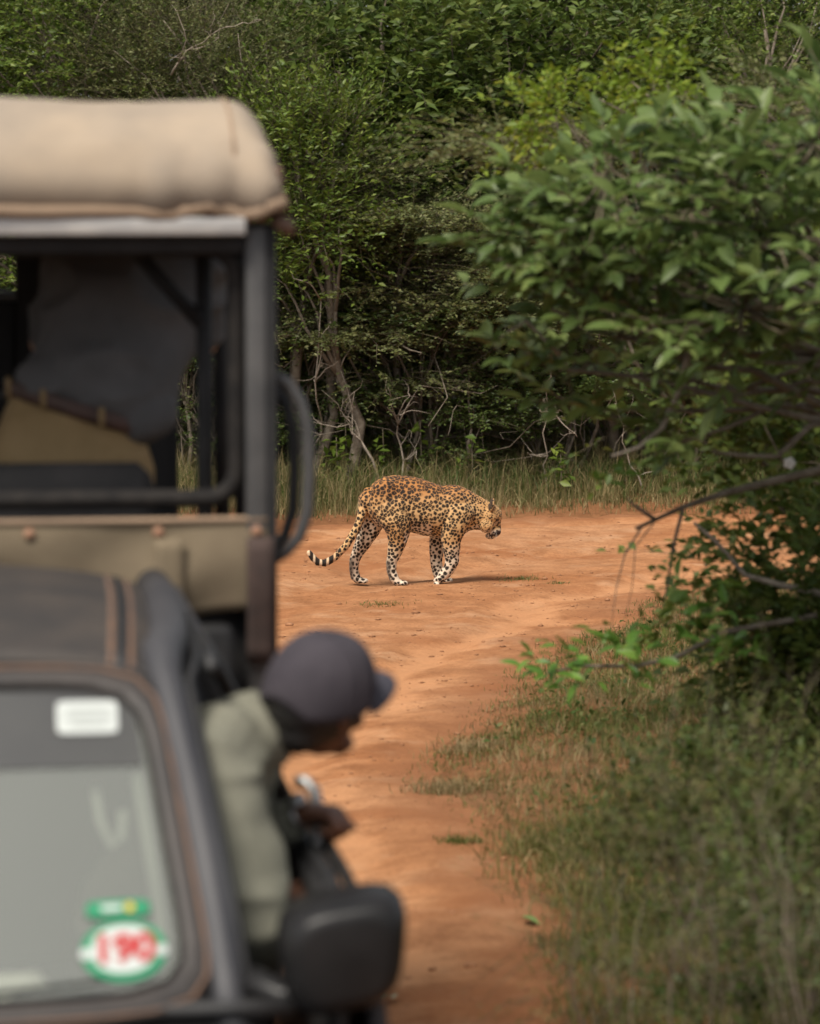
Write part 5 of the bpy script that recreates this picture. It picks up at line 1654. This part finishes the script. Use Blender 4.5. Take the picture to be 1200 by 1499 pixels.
def big_shrub():
    at = lambda a, b, c: at0(a, b, c * SC)
    SC = 1.18
    base = Vector(G(2.75, 12.5))
    root = empty('overhanging_shrub', base)
    tag(root, 'broad-leaved green shrub hanging over the verge towards the road', 'shrub')
    cr = [(at(800, 355, 10.1), .16, .30, .13, 22), (at(850, 320, 10.0), .26, .40, .13, 40), (at(990, 300, 9.9), .30, .45, .16, 46), (at(1120, 330, 9.7), .26, .45, .24, 46), (at(900, 410, 10.0), .32, .40, .13, 44),
          (at(1070, 450, 9.7), .26, .40, .14, 36), (at(815, 470, 10.2), .12, .25, .12, 14), (at(1175, 210, 9.7), .18, .35, .15, 24), (at(1060, 250, 9.8), .2, .3, .10, 18), (at(1200, 150, 9.9), .10, .3, .10, 12), (at(830, 530, 10.3), .18, .25, .08, 10), (at(1290, 330, 9.8), .22, .5, .40, 40), (at(950, 380, 10.8), .45, .3, .25, 46), (at(1110, 470, 10.7), .4, .3, .3, 40),
          (at(775, 400, 10.0), .09, .2, .10, 10)]
    cr += [(at(px, py, 10.0 + dy), .05, .1, .05, n_) for px, py, dy, n_ in ((705, 330, 0, 4), (715, 425, .1, 4), (740, 520, .2, 4), (800, 580, .3, 4), (765, 300, 0, 5), (850, 250, -.1, 5), (930, 235, .1, 5), (1010, 215, 0, 4), (700, 380, .2, 3), (870, 490, .1, 6), (960, 500, 0, 5), (1060, 510, -.1, 6), (1140, 480, -.2, 6), (900, 560, .3, 3), (1010, 560, .2, 4), (930, 630, .1, 4), (985, 640, 0, 5), (1180, 540, 0, 5))]
    shift = Vector((.09, 0, 0))
    cr = [(c + shift * (1 if c.x < .75 else .4), ax, ay, az, n) for c, ax, ay, az, n in cr]
    twigs, leaves = [], []
    limbs = []
    hub = Vector((2.1, 12.3, 1.72))
    for c, ax, ay, az, n in cr:
        limbs.append((hub, c + Vector((.1, 0, -.05))))
        for _ in range(int(n * (.86 if ax > .06 else 1.2))):
            d = Vector((random.gauss(0, 1), random.gauss(0, 1), random.gauss(0, 1))).normalized() * random.uniform(.35, 1.05)
            p = c + Vector((d.x * ax, d.y * ay, d.z * az)) * SC
            out = Vector((d.x * .7 - .35, d.y * .5 - .15, d.z * .5 + .22)) + Vector((random.gauss(0, .35), random.gauss(0, .35), random.gauss(0, .25)))
            out.normalize()
            ln = random.uniform(.12, .23)
            twigs.append((p, out, ln))
            k = random.randint(6, 9)
            side = out.cross(Vector((0, 0, 1))).normalized()
            for j in range(k):
                t = (j + .8) / k
                q = p + out * ln * t
                sgn = 1 if j % 2 else -1
                ld = out * (.45 + .5 * t) + side * sgn * (.9 - .5 * t) + Vector((random.gauss(0, .22), random.gauss(0, .22), random.gauss(.02, .25)))
                ld.normalize()
                nn = Vector((random.gauss(0, .45), random.gauss(-.15, .45), 1.0))
                leaves.append((q, ld, nn, random.uniform(.055, .120) * (.8 + .3 * t)))
    # the leaves that show largest are parts of their own
    def score(l):
        p = l[0]
        px = 600 + FPX * p.x / p.y
        return p.y + (4 if px > 1230 else 0)
    leaves.sort(key=score)
    def frame(l):
        q, d, n, s = l
        sx = d.cross(n).normalized(); up = sx.cross(d)
        return Matrix(((sx.x, d.x, up.x), (sx.y, d.y, up.y), (sx.z, d.z, up.z)))
    for i, l in enumerate(leaves[:290]):
        o = bpy.data.objects.new('leaf', LEAF_ME[i % 3]); COL.objects.link(o); o.parent = root
        o.matrix_local = Matrix.Translation(l[0] - base) @ frame(l).to_4x4() @ Matrix.Scale(l[3], 4)
    vs, fs, b = [], [], 0
    for i, l in enumerate(leaves[290:]):
        v_, f_ = LEAF_VAR[i % 3]
        R3 = np.array(frame(l)) * l[3]
        vs.append(np.array(v_) @ R3.T + np.array(l[0] - base)); fs.append(np.array(f_) + b); b += len(v_)
    o = link_mesh('foliage', np_mesh('foliage', np.concatenate(vs), np.concatenate(fs), 4), M['leaf_big'], root)
    o['kind'] = 'stuff'
    # wood
    mb = MB()
    mb.tube(limb_path((0, 0, -.05), hub - base, 7, .25), [.055 - .004 * i for i in range(8)], 10)
    mb.build('trunk', M['bark'], root)
    for a, c in limbs:
        MB().tube(limb_path(a - base, c - base, 7, .3, .05), [.020 - .002 * i for i in range(8)], 7).build('branch', M['bark'], root)
    tw = MB()
    for p, d, ln in twigs:
        c = min((c_ for c_ in cr), key=lambda c_: (c_[0] - p).length)[0]
        tw.tube([c.lerp(p, .15) - base, c.lerp(p, .6) - base + Vector((0, 0, -.01)), p - base, p + d * ln - base], [.005, .004, .003, .0015], 5)
    o = tw.build('twigs', M['twig'], root); o['kind'] = 'stuff'
    # bare branches that show below the leaves
    def bare(pts, r, m_='bark'):
        MB().tube([p - base for p in pts], [r * (1 - .7 * i / (len(pts) - 1)) for i in range(len(pts))], 7).build('branch', M[m_], root)
    bare([hub, at(1060, 420, 10.1), at(1012, 505, 10.0), at(990, 580, 10.0), at(970, 625, 10.0), at(935, 655, 10.0), at(895, 668, 10.0)], .016, 'bark_pale')
    bare([Vector((2.65, 12.5, 1.25)), at(1230, 682, 10.6), at(1150, 700, 10.6), at(1060, 722, 10.5), at(1000, 742, 10.5), at(930, 774, 10.5)], .022)
    bare([at(1000, 742, 10.5), at(985, 800, 10.5), at(978, 850, 10.5), at(972, 880, 10.5)], .008)
    bare([at(958, 760, 10.5), at(925, 738, 10.5), at(918, 728, 10.5)], .009)
    bare([at(940, 770, 10.5), at(915, 810, 10.45), at(902, 860, 10.4), at(895, 915, 10.4)], .004)
    bare([at(965, 755, 10.5), at(930, 800, 10.5), at(925, 860, 10.5), at(915, 905, 10.5)], .003)
    bare([Vector((2.7, 12.5, .85)), at(1230, 875, 10.7), at(1150, 858, 10.7), at(1090, 842, 10.7), at(1045, 790, 10.7), at(1015, 765, 10.7)], .018, 'bark_pale')
    bare([Vector((2.7, 12.5, .65)), at(1200, 900, 10.6), at(1060, 925, 10.5), at(990, 962, 10.45), at(930, 975, 10.4), at(850, 975, 10.4), at(800, 985, 10.4)], .014)
    bare([at(820, 520, 10.2), at(770, 470, 10.2), at(730, 495, 10.2)], .010, 'bark_pale')
    # low leafy spray reaching out over the grass
    vs, fs, b = [], [], 0
    sp = []
    for (px, py, r_, n) in ((805, 985, 22, 16), (850, 965, 32, 26), (915, 958, 34, 30), (1040, 880, 36, 30), (1070, 940, 34, 26), (990, 930, 22, 10), (700, 400, 40, 0), (970, 840, 18, 5), (890, 690, 22, 8)):
        for _ in range(n):
            p = at(px + random.gauss(0, r_), py + random.gauss(0, r_ * .55), 10.4 + random.gauss(0, .1))
            d = Vector((random.gauss(-.4, .7), random.gauss(0, .6), random.gauss(.25, .4))).normalized()
            sp.append((p, d, Vector((random.gauss(0, .5), random.gauss(-.3, .4), 1)), random.uniform(.05, .09)))
    for i, l in enumerate(sp):
        v_, f_ = LEAF_VAR[i % 3]
        R3 = np.array(frame(l)) * l[3]
        vs.append(np.array(v_) @ R3.T + np.array(l[0] - base)); fs.append(np.array(f_) + b); b += len(v_)
    o = link_mesh('low_spray', np_mesh('low_spray', np.concatenate(vs), np.concatenate(fs), 4), M['leaf_spray'], root)
    o['kind'] = 'stuff'
    fl = MB(); c = at(1155, 678, 10.4) - base
    for i in range(5):
        a = 2 * math.pi * i / 5
        fl.ball(c + Vector((.012 * math.cos(a), -.004, .012 * math.sin(a))), (.011, .005, .011), 8)
    fl.ball(c + Vector((0, -.006, 0)), .006, 8)
    fl.build('white_flower', M['petal'], root)
    return root


M['petal'] = mat('white_petal', (.75, .74, .72, 1), rough=.6)
M['leaf_spray'] = leaf_mat('leaf_spray', [(0.15, (.065, .15, .02, 1)), (0.6, (.11, .22, .034, 1)), (0.95, (.20, .29, .055, 1))], rough=.38, trans=.28, patch=3)
big_shrub()


def rel(base, *cs):
    return [((c - Vector(base)).x, (c - Vector(base)).y, (c - Vector(base)).z, rx, ry, rz) for c, rx, ry, rz in cs]


VG = 'shrubs on the verge inside the bend'
b_ = G(3.0, 13.9)
tree('dark_shrub', 'dark dense shrub standing behind the overhanging branches', b_, rel(b_, (at(1150, 590, 13.8), .46, .5, .30), (at(1190, 760, 13.7), .42, .4, .28), (at(1260, 480, 13.9), .55, .5, .4), (at(1060, 560, 14.0), .32, .35, .14)), .060, 1000, 9, .24, .5, False, 'leaf_gloss', 34, 3, .15, VG, 'shrub', shell=.4, trunk_r=.03)
b_ = G(2.6, 12.9)
tree('dark_shrub', 'low dark shrub under the bare branches at the verge', b_, rel(b_, (at(1190, 850, 12.8), .17, .3, .17), (at(1160, 960, 12.7), .22, .3, .15), (at(1210, 1010, 12.6), .26, .3, .17), (at(1250, 900, 12.7), .35, .4, .45)), .055, 760, 9, .16, .55, False, 'leaf_gloss', 36, 3, .10, VG, 'shrub', shell=.3, trunk_r=.02)
b_ = G(3.3, 14.2)
tree('lime_shrub', 'lime green leafy sprays above the overhanging shrub', b_, rel(b_, (at(930, 125, 14.2), .16, .25, .04), (at(870, 150, 14.2), .18, .25, .05), (at(810, 175, 14.2), .10, .2, .04), (at(840, 160, 14.2), .14, .2, .04), (at(960, 140, 14.2), .12, .2, .04)), .042, 190, 9, .15, .55, False, 'leaf_lime', 26, 3, .045, VG, 'shrub', trunk_r=.014)
b_ = G(3.4, 14.9)
tree('grey_shrub', 'dull grey-green shrub behind the lime sprays', b_, rel(b_, (at(840, 205, 14.8), .38, .3, .13), (at(1000, 215, 14.8), .4, .3, .16), (at(1150, 190, 14.8), .4, .3, .28), (at(740, 205, 14.8), .15, .2, .05)), .030, 760, 11, .22, .5, True, 'leaf_grey', 34, 3, .12, VG, 'shrub', trunk_r=.016)
for i, (x, y, h_, lab) in enumerate(((3.5, 13.4, 1.5, 'thick green bush standing back from the verge grass'), (4.3, 17.0, 1.7, 'round green bush half way round the bend'), (4.9, 21.0, 1.6, 'spreading bush at the end of the verge'))):
    tree('verge_bush', lab, G(x, y), [(0, 0, h_ * .6, .95, 1.0, h_ * .6)], .06, 1100, 9, .30, .5, False, 'leaf_dark', 30, 3, .25, VG, 'bush')
# weeds and dry twiggy plants close to the lens
WG = 'low weeds on the near verge'
for i, (x, y, h_, lab, m_) in enumerate(((1.25, 9.9, .38, 'low dull green weed clump at the shaded verge', 'leaf_weed'), (1.7, 11.2, .45, 'weed clump under the low dark shrub', 'leaf_weed'), (.98, 11.2, .22, 'small weed clump out in the open verge grass', 'leaf_dark'), (1.0, 9.2, .30, 'weed clump beside the eroded road edge', 'leaf_dark'), (1.75, 9.5, .5, 'tall weed clump at the foot of the overhanging shrub', 'leaf_dark'), (1.45, 12.8, .28, 'leafy weed clump among dry verge stalks', 'leaf_weed'), (1.3, 10.6, .30, 'broad green weed clump between the dull clump and the low shrub', 'leaf_weed'), (.9, 10.1, .2, 'flat green weed clump beside the bare soil', 'leaf_weed'), (1.5, 8.9, .45, 'dense green weed clump in front of the tall one', 'leaf_weed'), (1.25, 12.0, .3, 'green weed clump beyond the open grass', 'leaf_weed'))):
    tree('weed_clump', lab, G(x, y), [(0, 0, h_ * .5, .34, .34, h_ * .5)], .034, 230, 8, .16, .45, False, m_, 20, 3, .09, WG, 'weed', trunk_r=.006, shell=.3)
for i, (px, py, Y, lab) in enumerate(((1010, 1180, 8.6, 'fine dry twiggy plant in front of the verge weeds'), (1130, 1140, 8.3, 'taller dry twiggy plant beside the low weeds'), (900, 1220, 8.9, 'sparse dry stalks in front of the shaded weeds'))):
    p = at(px, py, Y)
    root = tree('dry_plant', lab, G(p.x, Y), [(0, 0, p.z - .15, .22, .25, .28)], .016, 80, 8, .24, .4, False, 'grass', 12, 3, .10, 'dry plants on the near verge', 'plant', trunk_r=.004, upright=.5, shell=.3)


# ------------------------------------------------------------------ litter on the road
def on_road(px, py):
    r = at(px, py, 1.0) - Vector((0, 0, CAMZ)); t = -CAMZ / r.z
    return r.x * t, t


M['clod'] = mat('soil_clod', (.24, .11, .05, 1), (.34, .16, .075, 1), rough=.95, scale=40)
M['leaf_fallen'] = mat('fallen_leaf', (.10, .17, .04, 1), (.15, .22, .07, 1), rough=.5, scale=20)
M['leaf_faded'] = mat('faded_leaf', (.22, .24, .13, 1), (.28, .28, .17, 1), rough=.7, scale=20)
for px, py, sz, m_, lab in ((762, 1352, .085, 'leaf_fallen', 'fresh green leaf lying on the road by the verge'), (576, 1458, .080, 'leaf_faded', 'pale faded leaf lying on the road beside the jeep')):
    x, y = on_road(px, py)
    root = empty('fallen_leaf', (x, y, surf_z(x, y) + .004), random.uniform(0, 6)); tag(root, lab, 'leaf', 'fallen leaves on the road')
    for q in range(2):
        v_, f_ = LEAF_VAR[q]
        me_ = bpy.data.meshes.new('blade'); me_.from_pydata([(a * sz + .02 * q, b * sz * (1 - .3 * q), (c + .22) * sz) for a, b, c in v_], [], f_)
        o = link_mesh('blade', me_, M[m_], root); o.rotation_euler = (0, 0, q * 1.7)
for px, py, sz, lab in ((771, 971, .05, 'dark flat soil clod on the road near the grass edge'), (424, 914, .06, 'dark flake of soil beside the jeep corner'), (662, 1336, .026, 'small brown clod on the wheel track'), (606, 1328, .022, 'dark crumb of soil near the side mirror'), (690, 1414, .04, 'curled bark scrap on the wheel track'), (550, 1490, .03, 'stone by the jeep at the road edge'), (820, 1486, .03, 'dark stone below the eroded bank'), (445, 846, .035, 'soil crumb under the leopard tail'), (630, 858, .03, 'scuffed clod between the leopard legs')):
    x, y = on_road(px, py)
    mb = MB(); mb.ball((0, 0, 0), (sz * .5, sz * .4, sz * .22), 10)
    me_ = mb.mesh('clod'); P = mesh_co(me_); P *= (1 + .35 * vnoise(P, 60, int(px)))[:, None]; set_co(me_, P)
    o = link_mesh('soil_clod', me_, M['clod']); o.location = (x, y, surf_z(x, y) + sz * .08); o.rotation_euler = (0, 0, random.uniform(-.3, .3))
    tag(o, lab, 'clod', 'clods on the dirt road')
# crumbs nobody could count
n = 16000
xy = np.column_stack([rng.uniform(-1.6, 4.5, n), rng.uniform(8.5, 26.6, n)])
sd = edge_sd(xy); cl = vnoise(xyz0(xy), 1.6, 333)
k_ = (sd > -.3) & (rng.uniform(0, 1, n) < np.clip(.35 + .9 * cl + .5 * np.exp(-np.abs(sd) * 3), .03, 1))
xy = xy[k_]; n = len(xy)
z = np.maximum(road_z(xy), ground_z(xy))
octa = np.array([(1, 0, 0), (0, 1, 0), (-1, 0, 0), (0, -1, 0), (0, 0, .7), (0, 0, -.7)]); of = np.array([(0, 1, 4), (1, 2, 4), (2, 3, 4), (3, 0, 4), (1, 0, 5), (2, 1, 5), (3, 2, 5), (0, 3, 5)])
sz = rng.lognormal(math.log(.0043), .55, n)
V_ = (octa[None] * (1 + rng.normal(0, .25, (n, 6, 1))) * sz[:, None, None] * np.array([1.2, 1, .8])) + np.column_stack([xy, z + sz * .2])[:, None, :]
tag(link_mesh('soil_crumbs', np_mesh('soil_crumbs', V_.reshape(-1, 3), (of[None] + np.arange(n)[:, None, None] * 6).reshape(-1, 3)), M['clod'], None, False), 'loose crumbs of soil scattered over the road', 'soil', kind='stuff')
# paper on the dashboard
p0 = JM @ Vector((.20, .20, 1.008))
o = MB().grid(lambda u, v: (lerp(-.16, .14, u), lerp(-.09, .10, v), .012 * math.sin(u * 5) + .02 * u * v), 8, 6).build('paper_sheet', M['paper'], None, thick=.002)
o.location = p0; o.rotation_euler = (0, 0, YAW + .25)
tag(o, 'cream paper lying on the dashboard behind the windscreen', 'paper')
